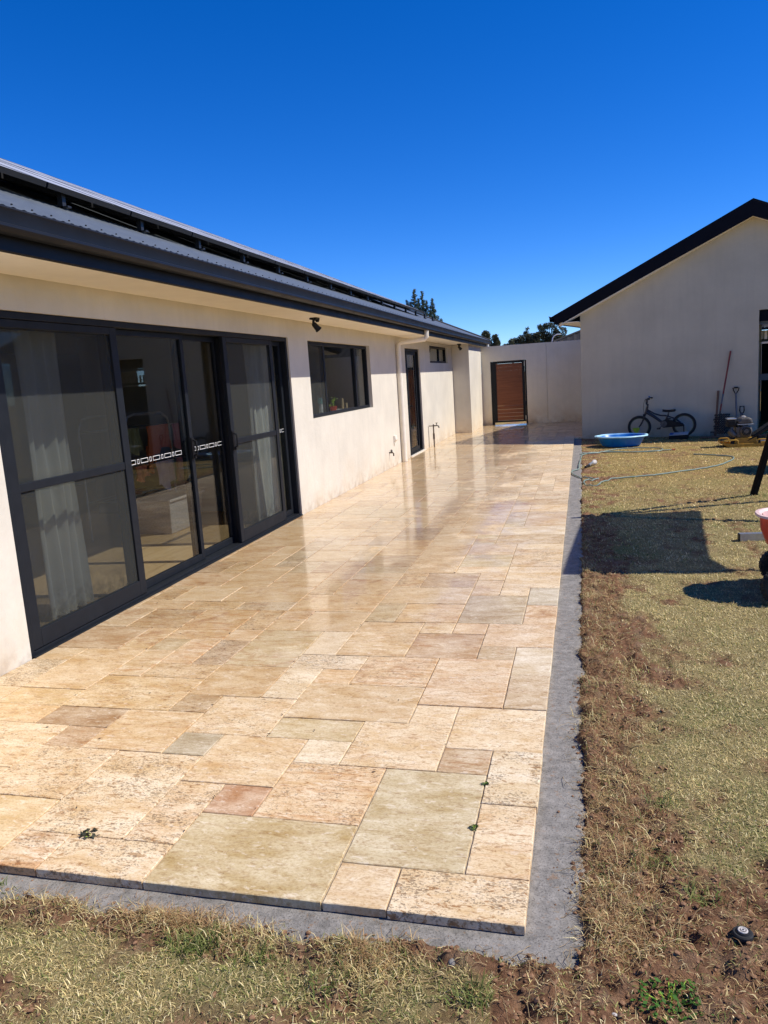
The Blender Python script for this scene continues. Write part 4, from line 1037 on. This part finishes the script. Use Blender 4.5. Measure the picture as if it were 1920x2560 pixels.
hg = thing('hose_gun', 'white and grey spray nozzle with black tip on the lawn', 'hose nozzle', (3.33, 12.25, -.02), R(72))
obj('tip', MB().tube([(0, 0, .02), (.16, -.005, .03)], .020, 10), 'black', hg, smooth=True)
obj('tube', MB().tube([(.16, -.005, .03), (.34, -.01, .05)], .022, 10), 'steel', hg, smooth=True)
obj('head', MB().lathe([(.020, -.04), (.030, .0), (.042, .075), (.038, .075), (.025, .01), (.0, .005)], (.36, -.01, .046), 'x'), 'stone', hg, smooth=True)
ps = thing('steel_post', 'galvanised square steel post lying on the lawn behind the red cart', 'post', (4.60, 7.06, -.028), R(5))
obj('post', frame_rect(MB(), .0, 1.1, -.032, .032, .0, .064, .004), 'steel', ps); obj('end_cap', MB().box(-.006, .004, -.031, .031, .001, .063), 'black', ps, bevel=.004)
ph = thing('pop_up_sprinkler', 'round black sprinkler head set in bare soil at the lower right', 'sprinkler', (3.70, 2.035, float(ground_z(np.float64(3.70), np.float64(2.035))) - .012))
ph.scale = (.78, .78, .78)
obj('sprinkler_body', MB().lathe([(.026, -.03), (.028, .02), (.034, .022), (.0345, .034), (.031, .038), (.026, .038)], n=28), 'rubber', ph, smooth=True)
obj('sprinkler_cap', MB().lathe([(.026, .036), (.022, .042), (.014, .044), (.0, .0445)], n=24), 'black', ph, smooth=True)
obj('sprinkler_ring', MB().torus((0, 0, .044), .014, .0035, 'z', 24, 8).torus((0, 0, .046), .006, .003, 'z', 16, 6), 'stone', ph, smooth=True)

# ------------------------------------------------------------------ red cart
ct = thing('garden_cart', 'red plastic tipping cart on black tyres at the right edge of the lawn', 'cart', (0, 0, 0))
def tubf(sc, z, dx=0, inset=0):
    def f(u):
        a = 2 * math.pi * u
        c, s = math.cos(a), math.sin(a)
        e = 2.6
        x = abs(c) ** (2 / e) * (1 if c > 0 else -1); y = abs(s) ** (2 / e) * (1 if s > 0 else -1)
        return (4.86 + dx + (.47 * sc - inset) * x, 5.48 + (.255 * (.5 + .5 * sc) - inset) * y, z)
    return f
tp_ = [(1.0, .50, 0, 0), (.985, .40, .0, 0), (.93, .30, .01, 0), (.80, .22, .04, 0), (.62, .19, .08, 0), (.02, .185, .08, 0)]
ti_ = [(.02, .20, .08, 0), (.60, .205, .08, .012), (.78, .235, .04, .012), (.91, .31, .01, .012), (.97, .40, 0, .012), (.985, .50, 0, .012)]
obj('tub', MB().grid(60, 6, lambda u, v: tubf(*tp_[int(round(v * 5))])(u), True), 'redtub', ct, smooth=True)
obj('tub_lining', MB().grid(60, 6, lambda u, v: tubf(*ti_[int(round(v * 5))])(u), True), 'pale', ct, smooth=True)
rp_ = [(.985, .495, 0, .008), (1.0, .512, 0, -.004), (1.03, .512, 0, -.012), (1.035, .498, 0, -.014), (1.0, .492, 0, 0)]
obj('tub_rim', MB().grid(60, 5, lambda u, v: tubf(*rp_[int(round(v * 4))])(u), True), 'pale', ct, smooth=True)
rb = MB()
for k in range(6): rb.box(4.46, 4.50, 5.33 + k * .055, 5.352 + k * .055, .28, .46)
obj('tub_ribs', rb, 'redtub', ct, bevel=.006)
for (x, y) in ((4.455, 5.17), (4.56, 5.73), (5.25, 5.17), (5.30, 5.73)):
    w = MB().lathe([(.045, -.035), (.10, -.04), (.118, -.025), (.121, 0), (.118, .025), (.10, .04), (.045, .035)], (x, y, .090), 'y', 36)
    for k in range(26):
        a = 2 * math.pi * k / 26
        for sy in (-1, 1):
            a2 = a + (.12 if sy > 0 else 0)
            w.bar((x + .118 * math.cos(a2), y + sy * .004, .09 + .118 * math.sin(a2)), (x + .112 * math.cos(a2), y + sy * .036, .09 + .112 * math.sin(a2)), .012, .014)
    wo_ = obj('wheel', w, 'rubber', ct)
    obj('hub', MB().lathe([(.044, -.03), (.03, -.037), (.0, -.037)], (x, y, .09), 'y', 20), 'whitewash', wo_, smooth=True)
ax_ = MB().tube([(4.5, 5.13, .09), (4.52, 5.77, .09)], .010, 8).tube([(5.26, 5.13, .09), (5.28, 5.77, .09)], .010, 8).bar((4.5, 5.45, .11), (5.28, 5.45, .13), .05, .03).bar((4.55, 5.3, .12), (4.7, 5.35, .2), .02, .02).bar((4.55, 5.6, .12), (4.7, 5.55, .2), .02, .02)
obj('axle_frame', ax_, 'black', ct)
ct.location.x = .05

# ------------------------------------------------------------------ swing frame (leg in view, unseen canopy and bars added to cast the lawn shadow)
sw = thing('swing_frame', 'black steel swing frame leg standing on the lawn at the right edge', 'swing frame', (0, 0, 0))
T1 = (5.56, 8.62, 2.25)
obj('leg', MB().bar((5.175, 9.42, -.04), T1, .06, .06), 'legs', sw, bevel=.006)
obj('leg', MB().bar((5.42, 7.75, -.04), (5.56, 8.45, 2.25), .06, .06), 'legs', sw, bevel=.006)
obj('top_bar', MB().bar((5.2, 8.42, 2.28), (7.6, 9.30, 2.28), .06, .06), 'legs', sw, bevel=.006)
obj('side_bar', MB().bar((5.3, 6.12, 2.28), (7.4, 6.22, 2.28), .05, .05), 'legs', sw, bevel=.006)
obj('leg', MB().bar((7.3, 6.2, -.04), (7.2, 6.21, 2.26), .06, .06), 'legs', sw, bevel=.006); obj('leg', MB().bar((7.5, 9.3, -.04), (7.4, 9.2, 2.26), .06, .06), 'legs', sw, bevel=.006)
def canopy(u, v):
    x0 = 5.12 - .10 * math.sin(math.pi * v) * 0 + .17 * v; x1 = 6.36 - .14 * min(1, v * 5) + .26 * v
    x = x0 + (x1 - x0) * u; y = 6.10 + (2.42 + .16 * u) * v
    return (x, y, 2.27 - .10 * math.sin(math.pi * u) * math.sin(math.pi * v))
obj('unseen_canopy', MB().solid_sheet(16, 16, canopy, (0, 0, 1), .01), 'shade', sw, smooth=True)  # unseen sheet, outline shaped to cast the dark rectangle on the lawn

# ------------------------------------------------------------------ vegetation builders
def leaf_cloud(name, cents, n, size, cols, seed, parent, flat=.6):
    rs = np.random.default_rng(seed)
    cents = [(*c, 1.0) if len(c) == 6 else c for c in cents]
    wts = np.array([c[3] * c[4] * c[5] * c[6] for c in cents]); wts = wts / wts.sum()
    idx = rs.choice(len(cents), n, p=wts)
    C0 = np.array([c[:3] for c in cents])[idx]; S0 = np.array([c[3:6] for c in cents])[idx]
    d = rs.normal(size=(n, 3)); d /= np.linalg.norm(d, axis=1, keepdims=True)
    r_ = rs.random(n) ** .42
    P = C0 + d * S0 * r_[:, None]
    # clumping: drop leaves in the gaps of a noise field
    k = 1.0 / (np.mean(S0) * .55 + 1e-6)
    dens = fbm(P[:, 0] + P[:, 2] * .7, P[:, 1] - P[:, 2] * .6 + P[:, 0] * .3, k, 2, seed)
    keep = dens > .36
    P = P[keep]; dens = dens[keep]; m = len(P)
    a = rs.normal(size=(m, 3)); a /= np.linalg.norm(a, axis=1, keepdims=True)
    b = np.cross(a, rs.normal(size=(m, 3))); b /= np.linalg.norm(b, axis=1, keepdims=True)
    sz = size * (.6 + .8 * rs.random(m))[:, None]
    V = np.stack([P - a * sz, P + b * sz * flat * .5, P + a * sz, P - b * sz * flat * .5], 1).reshape(-1, 3)
    F = np.arange(4 * m).reshape(-1, 4)
    cols = np.array(cols); ci = rs.integers(0, len(cols), m)
    c = cols[ci] * (.75 + .5 * rs.random(m))[:, None]
    c = np.repeat(np.concatenate([c, np.ones((m, 1))], 1), 4, 0)
    return raw_mesh(name, V, F, 'leaf', {'tone': ('POINT', 'FLOAT_COLOR', c)}, False, parent)
GUM = [(.055, .062, .028), (.075, .082, .040), (.040, .050, .024), (.095, .085, .045), (.085, .10, .06)]
def tree(name, label, base, h, crowns, n, size, cols, seed, tr=.2, group=None):
    t_ = thing(name, label, 'tree', base, 0, group)
    tm = MB().tube([(0, 0, -.2), (.1 * tr, .05, h * .3), (-.3 * tr, .1, h * .6), (0, 0, h * .88)], [tr, tr * .8, tr * .5, tr * .12], 10)
    rs = random.Random(seed)
    for c in crowns:
        z0 = h * (.3 + .25 * rs.random())
        tm.tube([(0, 0, z0), (c[0] * .5, c[1] * .5, (z0 + c[2]) / 2 + .05 * h), (c[0], c[1], c[2])], [tr * .5, tr * .3, tr * .08], 7)
    obj('trunk', tm, 'bark', t_, smooth=True)
    leaf_cloud('crown', crowns, n, size, cols, seed, t_)
    return t_
grp = 'gum trees beyond the garden wall'
tree('gum_tree', 'tall narrow gum tree just right of the house roof end', (-10.75, 120, 0), 7.9, [(0, 0, 7.0, .75, .8, .85), (-.45, 0, 6.2, .5, .6, .6), (.35, .2, 6.0, .6, .7, .8), (0, 0, 5.0, .9, .9, .9)], 3600, .17, GUM, 3, .22, grp)
tree('gum_tree', 'shorter rounded gum tree beside the tall narrow one', (-9.3, 120, 0), 7.2, [(0, 0, 6.6, .6, .6, .6), (.2, 0, 5.8, .55, .6, .7), (-.3, 0, 5.2, .5, .6, .7)], 2400, .17, GUM, 4, .18, grp)
tree('gum_tree', 'low dark gum at the left end of the tree clump over the gate', (-9.3, 150, 0), 7.6, [(-1.0, 0, 5.9, 1.3, 1, .75), (.3, 0, 6.8, 1.1, 1, .9), (-.2, 0, 5.0, 2.0, 1.2, 1.0)], 4200, .2, GUM, 5, .25, grp)
tree('gum_tree', 'gum tree with a small pointed top in the middle of the clump', (-6.6, 150, 0), 9.3, [(.2, 0, 9.0, .42, .4, .5), (-.1, 0, 8.3, .6, .6, .5), (-.7, 0, 7.2, 1.3, 1, .9), (.9, 0, 7.4, 1.2, 1, .9), (0, 0, 5.8, 2.2, 1.2, 1.2)], 5600, .2, GUM, 6, .3, grp)
tree('gum_tree', 'broad spreading gum behind the street lamp', (-2.0, 150, 0), 9.9, [(-1.7, 0, 9.2, 1.0, 1, .7), (-.4, 0, 9.3, 1.2, 1, .7), (1.0, 0, 8.6, 1.1, 1, .8), (2.0, 0, 8.1, .9, .9, .9), (-1.6, 0, 7.6, 1.5, 1, 1.1), (.6, 0, 7.0, 2.2, 1.2, 1.2), (0, 0, 5.8, 2.6, 1.2, 1.2)], 8200, .2, GUM, 7, .35, grp)
tree('gum_tree', 'low bushy gum between the pointed gum and the broad one', (-4.5, 149, 0), 8.4, [(0, 0, 7.8, .9, .8, .6), (-.4, 0, 6.8, 1.3, 1, .9), (.4, 0, 5.8, 1.4, 1, 1)], 3400, .2, GUM, 8, .25, grp)
# conifer behind the house roof
cf = thing('cypress_tree', 'spiky blue green conifer rising behind the house roof', 'tree', (-6.45, 50, 0))
tm = MB().tube([(-.6, 0, -.1), (-.6, 0, 7.15)], [.2, .012], 8).tube([(-.35, .2, 3.5), (-.15, .2, 5.5), (-.1, .2, 7.0)], [.08, .05, .008], 6).tube([(-.3, 0, 3.2), (.3, 0, 5.2), (.55, 0, 6.45)], [.08, .045, .008], 6).tube([(-.3, .1, 3.0), (.6, .1, 4.6), (.95, .1, 5.3)], [.08, .04, .008], 6).tube([(-.6, 0, 4), (-1.0, 0, 5.4), (-1.2, 0, 6.5)], [.07, .04, .008], 6)
NV = []; NF = []; NC = []
rs = np.random.default_rng(5)
def twig(p, d, ln, dens):
    d = d / np.linalg.norm(d)
    m = int(ln * dens * 1.9) + 4
    for q in range(m):
        f = rs.random(); c = p + d * ln * f + rs.normal(size=3) * .03
        a = d * .6 + rs.normal(size=3) * .5; a /= np.linalg.norm(a); b = np.cross(a, rs.normal(size=3)); b /= np.linalg.norm(b)
        s = .062 * (1.1 - .5 * f)
        b0 = len(NV); NV.extend([c - a * s, c + b * s * .22, c + a * s, c - b * s * .22]); NF.append((b0, b0 + 1, b0 + 2, b0 + 3))
        k = .7 + .6 * rs.random(); NC.extend([(.10 * k, .145 * k, .10 * k, 1)] * 4)
for (bx, by, z0, z1, wid) in ((-.6, 0, 3.2, 7.1, 1.1), (-.12, .2, 4.2, 6.95, .65), (.45, 0, 4.2, 6.4, .62), (.85, .1, 4.0, 5.3, .5), (-1.1, 0, 4.6, 6.45, .45), (-.85, 0, 4.2, 6.3, .6), (-.35, .1, 4.0, 6.5, .7), (.15, .1, 4.0, 6.35, .6), (.65, 0, 4.0, 5.9, .55), (1.05, 0, 4.0, 5.1, .4)):
    z = z0
    while z < z1:
        f = (z - z0) / (z1 - z0)
        a = rs.random() * 6.28; ln = wid * (1.06 - f) * (.6 + .6 * rs.random()) + .05
        d = np.array([math.cos(a), math.sin(a), .25 + .35 * rs.random()])
        p = np.array([bx + (0 if bx != .45 else (f - .5) * .3), by, z])
        e = p + d / np.linalg.norm(d) * ln
        tm.tube([tuple(p), tuple(e)], [.012, .003], 4)
        twig(p, d, ln, 170); z += .045 + .02 * rs.random()
obj('trunk', tm, 'bark', cf, smooth=True)
raw_mesh('crown', np.array(NV), np.array(NF), 'leaf', {'tone': ('POINT', 'FLOAT_COLOR', np.array(NC))}, False, cf)
# unseen shrub placed past the right edge to cast a ragged lawn shadow
tree('shrub', 'unseen leafy shrub placed beyond the right edge to cast a ragged shadow', (6.95, 11.62, -.03), 1.75, [(0, 0, 1.35, .42, .33, .4), (-.1, -.25, 1.2, .3, .25, .3), (.1, .25, 1.5, .35, .28, .3)], 5200, .07, [(.05, .09, .03), (.08, .12, .04)], 9, .04)

# neighbour house and street lamp beyond the wall
nh = thing('neighbour_house', 'grey tiled hip roof house beyond the garden wall', 'house', (2.1, 36, 0))
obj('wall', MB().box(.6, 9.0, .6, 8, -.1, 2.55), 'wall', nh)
tr_ = MB()
sx0, sy0 = .0, .0
def hipz(x, y): return 2.66 + .36 * min(x, y, 9.6 - x)
nvx = 96
rows = 22
tr_.grid(nvx, rows * 2, lambda u, v: (lambda x, y: (x, y, 2.66 + .36 * max(0, min(x, y)) + .03 * math.cos(2 * math.pi * x / .3) * .6 + (.03 if int(round(v * (rows * 2 - 1))) % 2 else 0)))(u * 9.6, (int(round(v * (rows * 2 - 1))) // 2 + (int(round(v * (rows * 2 - 1))) % 2)) * .21))
rfo = obj('roof', tr_, 'tiles', nh)
obj('ridge_cap', MB().tube([(0, 0, 2.70), (4.6, 4.6, 4.38)], .06, 8), 'tiles', rfo)
obj('gutter', MB().box(-.05, 9.6, -.06, .0, 2.56, 2.67), 'navy', nh)
lp = thing('street_lamp', 'pale curved street lamp arm showing above the garden wall', 'street lamp', (1.22, 60, 0))
obj('pole', MB().tube([(0, 0, 0), (0, 0, 3.5), (.04, 0, 3.74), (.15, 0, 3.9), (.33, 0, 3.985), (.45, 0, 3.995)], [.07, .05, .045, .04, .038, .038], 10), 'whitewash', lp, smooth=True)
obj('lamp_head', MB().box(.43, .66, -.06, .06, 3.96, 4.02), 'whitewash', lp, bevel=.02)

# ------------------------------------------------------------------ grass, dead runners, clods
camv = np.array([3.3008, 0, 1.555]); RT = np.array(rt); UP = np.array(up); FW = np.array(fw)
def inview(P, mx=.03):
    d = P - camv; z = d @ FW
    u = (d @ RT) / z * 1912.97 / 960; v = (d @ UP) / z * 1912.97 / 1280
    return (z > .1) & (np.abs(u) < 1.06) & (np.abs(v) < 1.06)
def blades(P, ang, lean, ln, wd, curl, col):
    m = len(P)
    dx = np.cos(ang); dy = np.sin(ang)
    H = np.stack([dx * np.sin(lean), dy * np.sin(lean), np.cos(lean)], 1)
    lean2 = np.minimum(lean + curl, 1.85)
    H2 = np.stack([dx * np.sin(lean2), dy * np.sin(lean2), np.cos(lean2)], 1)
    side = np.stack([-dy, dx, np.zeros(m)], 1)
    b0 = P; b1 = P + H * (ln * .5)[:, None]; b2 = b1 + H2 * (ln * .5)[:, None]
    w = wd[:, None]
    V = np.stack([b0 - side * w * .5, b0 + side * w * .5, b1 + side * w * .42, b1 - side * w * .42, b2 + side * w * .06, b2 - side * w * .06], 1).reshape(-1, 3)
    k = np.arange(m)[:, None] * 6
    F = np.concatenate([k + np.array([0, 1, 2, 3]), k + np.array([3, 2, 4, 5])], 0)
    C = np.repeat(np.concatenate([col, np.ones((m, 1))], 1), 6, 0)
    return V, F, C
def scatter(n, x0, x1, y0, y1): return rng.random(n) * (x1 - x0) + x0, rng.random(n) * (y1 - y0) + y0
SV = []; SF = []; SCc = []; off_ = 0
STRAW = np.array([(.74, .59, .27), (.62, .485, .20), (.86, .73, .40), (.42, .305, .125), (.68, .55, .255)])
GREEN = np.array([(.15, .19, .04), (.24, .265, .07), (.36, .36, .12), (.10, .14, .03)])
def lawn(n, x0, x1, y0, y1, lmin, lmax, wid, leanmin=.5):
    global off_
    x, y = scatter(n, x0, x1, y0, y1)
    d = edge_dist(x, y); s = soil_mask(x, y); g = green_mask(x, y)
    P = np.stack([x, y, ground_z(x, y) - .002], 1)
    cl_ = np.clip(fbm(x, y, 26, 2, 201) * 2.6 - .45, .30, 1) if y1 < 6.5 else np.clip(fbm(x, y, 11, 2, 202) * 2.4 - .4, .35, 1)
    keep = (d > .012) & inview(P) & (rng.random(n) < (1.0 - .86 * s) * cl_) & (y < 17.2)
    P, s, g = P[keep], s[keep], g[keep]; m = len(P)
    isg = rng.random(m) < (g * .72 + .08)
    col = np.where(isg[:, None], GREEN[rng.integers(0, 4, m)], STRAW[rng.integers(0, 5, m)]) * ((.55 + .80 * rng.random(m)) * (.72 + .5 * fbm(P[:, 0], P[:, 1], 7, 3, 301)))[:, None]
    dry = np.clip((P[:, 1] - 7.5) / 4, 0, 1)[:, None] * np.clip(fbm(P[:, 0], P[:, 1], .7, 2, 91) * 2 - .2, 0, 1)[:, None]
    col = col * (1 - dry) + col * np.array([1.05, .92, .76]) * dry
    V, F, C = blades(P, rng.random(m) * 6.283, leanmin + rng.random(m) * 1.0, lmin + (lmax - lmin) * rng.random(m) ** 1.8 * 1.35, wid * (.55 + .9 * rng.random(m)), .2 + rng.random(m) * .9, col)
    SV.append(V); SF.append(F + off_); SCc.append(C); off_ += len(V)
lawn(210000, 3.2, 4.6, 1.1, 3.4, .008, .024, .0019)
lawn(130000, 1.0, 3.4, 1.1, 1.92, .008, .026, .0019)
lawn(140000, 3.2, 5.0, 3.4, 6.2, .010, .026, .0028)
lawn(70000, 3.2, 5.6, 6.2, 10, .016, .034, .0045)
lawn(50000, 3.2, 7.2, 10, 17.2, .018, .036, .0075)
# taller tufts along the broken lawn edge
def tufts(cent, n, spread, lmin, lmax, greenp, wid=.0022, lean0=.15):
    global off_
    for (cx, cy, k) in cent:
        m = int(n * k)
        x = cx + rng.normal(size=m) * spread; y = cy + rng.normal(size=m) * spread * .7
        ok = edge_dist(x, y) > -.03; x, y = x[ok], y[ok]; m = len(x)
        P = np.stack([x, y, np.maximum(ground_z(x, y), -.045) - .002], 1)
        isg = rng.random(m) < greenp
        col = np.where(isg[:, None], GREEN[rng.integers(0, 4, m)] * .9, STRAW[rng.integers(0, 5, m)]) * (.65 + .6 * rng.random(m))[:, None]
        V, F, C = blades(P, rng.random(m) * 6.283, lean0 + rng.random(m) * 1.15, lmin + (lmax - lmin) * rng.random(m), wid * (.6 + .8 * rng.random(m)), .3 + rng.random(m) * 1.0, col)
        SV.append(V); SF.append(F + off_); SCc.append(C); off_ += len(V)
ed = []
for k in range(70):
    y = 1.95 + (k / 70) ** 1.4 * 9; ed.append((PX1 + .19 + .22 * rng.random() ** 1.5, y, (.25 + .5 * rng.random())))
tufts(ed, 90, .045, .03, .075, .28)
tufts([(1.42, 1.84, .9), (1.60, 1.81, .8), (1.75, 1.83, 1.1), (1.95, 1.83, 1.1), (2.12, 1.845, 1.5), (2.25, 1.84, 1.5), (2.36, 1.82, 1.0), (2.03, 1.81, .7)], 230, .050, .015, .058, .22, .0019, .35)
tufts([(2.42, 1.81, .5), (2.64, 1.79, 1.5), (2.74, 1.76, 1.5), (2.70, 1.70, 1.0)], 220, .045, .018, .062, .25, .0019, .35)
tufts([(2.21, 1.76, 1.3), (2.15, 1.755, 1.0), (2.38, 1.73, .6), (1.40, 1.9, .5), (3.0, 1.70, .8), (3.5, 2.35, .6), (3.62, 2.2, .7), (3.55, 2.7, .5), (2.6, 1.66, .5)], 140, .035, .025, .065, .95, .0028, .1)
_st = STRAW; STRAW = np.array([(.40, .24, .11), (.50, .32, .15), (.30, .17, .075), (.58, .42, .21), (.36, .22, .10)])
ed2_ = []
for k in range(80):
    y = 1.95 + (k / 80) ** 1.3 * 6; ed2_.append((PX1 + .19 + .16 * rng.random() ** 1.5, y, .5 + rng.random()))
tufts(ed2_, 330, .07, .014, .05, .05, .0016, .8)
c2_ = [(3.3 + .75 * rng.random(), 1.65 + .9 * rng.random(), .4 + .6 * rng.random()) for k in range(34)]
tufts(c2_, 130, .06, .014, .045, .05, .0016, .9)
tufts([(1.95, 1.85, 1.5), (2.05, 1.84, 2.2), (2.13, 1.855, 2.4), (2.20, 1.85, 2.2), (2.28, 1.84, 1.6), (2.68, 1.78, 1.6), (2.75, 1.80, 1.2), (1.70, 1.86, .8)], 240, .04, .025, .075, .04, .0018, .5)
STRAW = _st
go = raw_mesh('grass', np.concatenate(SV), np.concatenate(SF), 'blade', {'tone': ('POINT', 'FLOAT_COLOR', np.concatenate(SCc))}, False)
kind(go, 'stuff')
# dead runners lying over soil and concrete
rv = MB(); rs2 = random.Random(8)
def runner(x, y, ln, ang, r_=.0011):
    pts = []; z = 0
    n = 7
    for k in range(n):
        zz = max(float(ground_z(np.float64(x), np.float64(y))), -.033) + .004 + .022 * math.sin(math.pi * k / (n - 1)) * rs2.random()
        pts.append((x, y, zz)); ang += rs2.gauss(0, .45)
        x += math.cos(ang) * ln / n; y += math.sin(ang) * ln / n
        if x < PX1 + .012 and y > PY0 - .012: break
    if len(pts) > 2: rv.tube(pts, r_, 4)
for k in range(520):
    t = rs2.random()
    if t < .55: x, y = PX1 + .13 + abs(rs2.gauss(0, .16)), PY0 - .05 + rs2.random() ** 1.6 * 3.2
    elif t < .9: x, y = 1.35 + rs2.random() * 1.9, PY0 - .09 - abs(rs2.gauss(0, .10))
    else: x, y = 3.2 + rs2.random() * .8, 1.55 + rs2.random() * 1.2
    runner(x, y, .04 + .11 * rs2.random(), rs2.random() * 6.28, .0005 + .0006 * rs2.random())
o = obj('dead_runners', rv, plain('dry_stems', (.36, .25, .12), .9, 0, .4, 25)); kind(o, 'stuff')
# soil clods
def ico(r_, seed):
    bm = bmesh.new(); bmesh.ops.create_icosphere(bm, subdivisions=1, radius=1)
    rr_ = random.Random(seed); vs = []
    for v in bm.verts:
        k = r_ * (.65 + .6 * rr_.random()); vs.append((v.co.x * k, v.co.y * k * 1.1, v.co.z * k * .75))
    fs = [tuple(q.index for q in f.verts) for f in bm.faces]; bm.free(); return vs, fs
protos = [ico(1, s) for s in range(8)]
cm = MB(); cnt = 0; rs3 = np.random.default_rng(3)
while cnt < 4200:
    x = 1.3 + rs3.random() * 2.8; y = 1.35 + rs3.random() ** 1.4 * 2.6
    ed_ = float(edge_dist(np.float64(x), np.float64(y)))
    if rs3.random() > float(soil_mask(np.float64(x), np.float64(y))) ** 1.2 or (ed_ < 0 and (ed_ < -.07 or rs3.random() > .35)): continue
    r_ = .0018 + .0075 * rs3.random() ** 3.2; vs, fs = protos[cnt % 8]
    r_ *= (.45 if ed_ < 0 else 1); z = max(float(ground_z(np.float64(x), np.float64(y))), -.034) + r_ * .25; a = rs3.random() * 6.28; c, s = math.cos(a), math.sin(a)
    cm.add([(x + r_ * (c * p[0] - s * p[1]), y + r_ * (s * p[0] + c * p[1]), z + r_ * p[2]) for p in vs], fs); cnt += 1
kind(obj('soil_clods', cm, 'soil'), 'stuff')
# clover clump, weeds in the joints, wilted weed, stones
def rosette(name, label, cat, x, y, z, n, r_, ls, col, seed, tall=.03):
    t_ = thing(name, label, cat, (x, y, z)); rs4 = np.random.default_rng(seed)
    V = []; F = []; C = []
    for k in range(n):
        a = rs4.random() * 6.283; d = r_ * math.sqrt(rs4.random()); c = np.array([d * math.cos(a) * 1.25, d * math.sin(a), tall * (.35 + .65 * rs4.random()) * (1.1 - d / r_ * .6)])
        n3 = rs4.normal(size=3) * .45 + np.array([0, 0, 1]); n3 /= np.linalg.norm(n3)
        u = np.cross(n3, rs4.normal(size=3)); u /= np.linalg.norm(u); v = np.cross(n3, u); s = ls * (.6 + .7 * rs4.random())
        b = len(V); V += [c - u * s, c - u * s * .2 + v * s * .5, c + u * s, c - u * s * .2 - v * s * .5]; F.append((b, b + 1, b + 2, b + 3))
        q = .65 + .7 * rs4.random(); C += [(col[0] * q, col[1] * q, col[2] * q, 1)] * 4
    raw_mesh('foliage', np.array(V), np.array(F), 'leaf', {'tone': ('POINT', 'FLOAT_COLOR', np.array(C))}, False, t_)
    st_ = MB()
    for k in range(max(4, n // 12)):
        a = rs4.random() * 6.283; d = r_ * .8 * rs4.random(); st_.tube([(d * .3 * math.cos(a), d * .3 * math.sin(a), -.006), (d * math.cos(a), d * math.sin(a), tall * .7)], .0012, 4)
    obj('stems', st_, 'lime', t_)
    return t_
def gz1(x, y): return float(ground_z(np.float64(x), np.float64(y)))
rosette('clover', 'bright green clover clump on the soil at the lower right', 'weed', 3.49, 1.80, gz1(3.49, 1.80), 190, .085, .0085, (.055, .145, .018), 1, .035)
rosette('weed', 'tiny green weed in a paving joint further from the front edge', 'weed', 2.912, 2.705, .0, 7, .010, .010, (.07, .11, .03), 2, .010)
rosette('weed', 'tiny green weed in a paving joint nearer the front edge', 'weed', 2.908, 2.41, .0, 10, .012, .011, (.07, .11, .03), 3, .011)
rosette('wilted_weed', 'dark wilted weed lying on the cream pavers at the front left', 'weed', 1.545, 2.165, .003, 26, .030, .011, (.05, .052, .032), 4, .007)
def stone(name, label, x, y, z, r_, mat, seed):
    vs, fs = ico(r_, seed); o_ = obj(name, MB().add(vs, fs), mat, loc=(x, y, z + r_ * .4)); md = o_.modifiers.new('round', 'SUBSURF'); md.levels = md.render_levels = 1
    tag(o_, label, 'stone')
stone('stone', 'pale grey stone in the grass at the bottom edge', 3.35, 1.715, gz1(3.35, 1.715) - .004, .011, 'stone', 4)
stone('stone', 'small brown pebble on the grey concrete strip', 3.19, 2.60, -.03, .006, 'soil', 5)
stone('stone', 'grey stone at the broken front edge of the concrete', 2.93, 1.80, gz1(2.93, 1.80) - .006, .014, 'conc', 6)
stone('stone', 'brown clay lump in the grass at the lower left', 2.32, 1.60, gz1(2.32, 1.60), .011, 'soil', 7)
# small leaf litter on the pavers
lv = MB(); rs5 = random.Random(12)
near_t = [q for q in tiles_ if q[2] < 24 and q[0] >= 0]
for k in range(190):
    x = rs5.random() * 3.0 + .05; y = 2.0 + rs5.random() ** 1.8 * 7; s = .003 + .009 * rs5.random() ** 2; a = rs5.random() * 6.28
    if k > 60:
        q = near_t[rs5.randrange(len(near_t))]; x = PX1 - q[rs5.randrange(2)] * m_ + rs5.gauss(0, .004); y = PY0 + (q[2] + (q[3] - q[2]) * rs5.random() ** 3) * m_ + rs5.gauss(0, .004)
        if x < .03: continue
    if edge_dist(np.float64(x), np.float64(y)) > -.13: continue
    u = Vector((math.cos(a), math.sin(a), .15)) * s; v = Vector((-math.sin(a), math.cos(a), .2)) * s * .4; c = Vector((x, y, .004))
    lv.quad(c - u, c + v, c + u, c - v)
kind(obj('leaf_litter', lv, 'rust'), 'stuff')
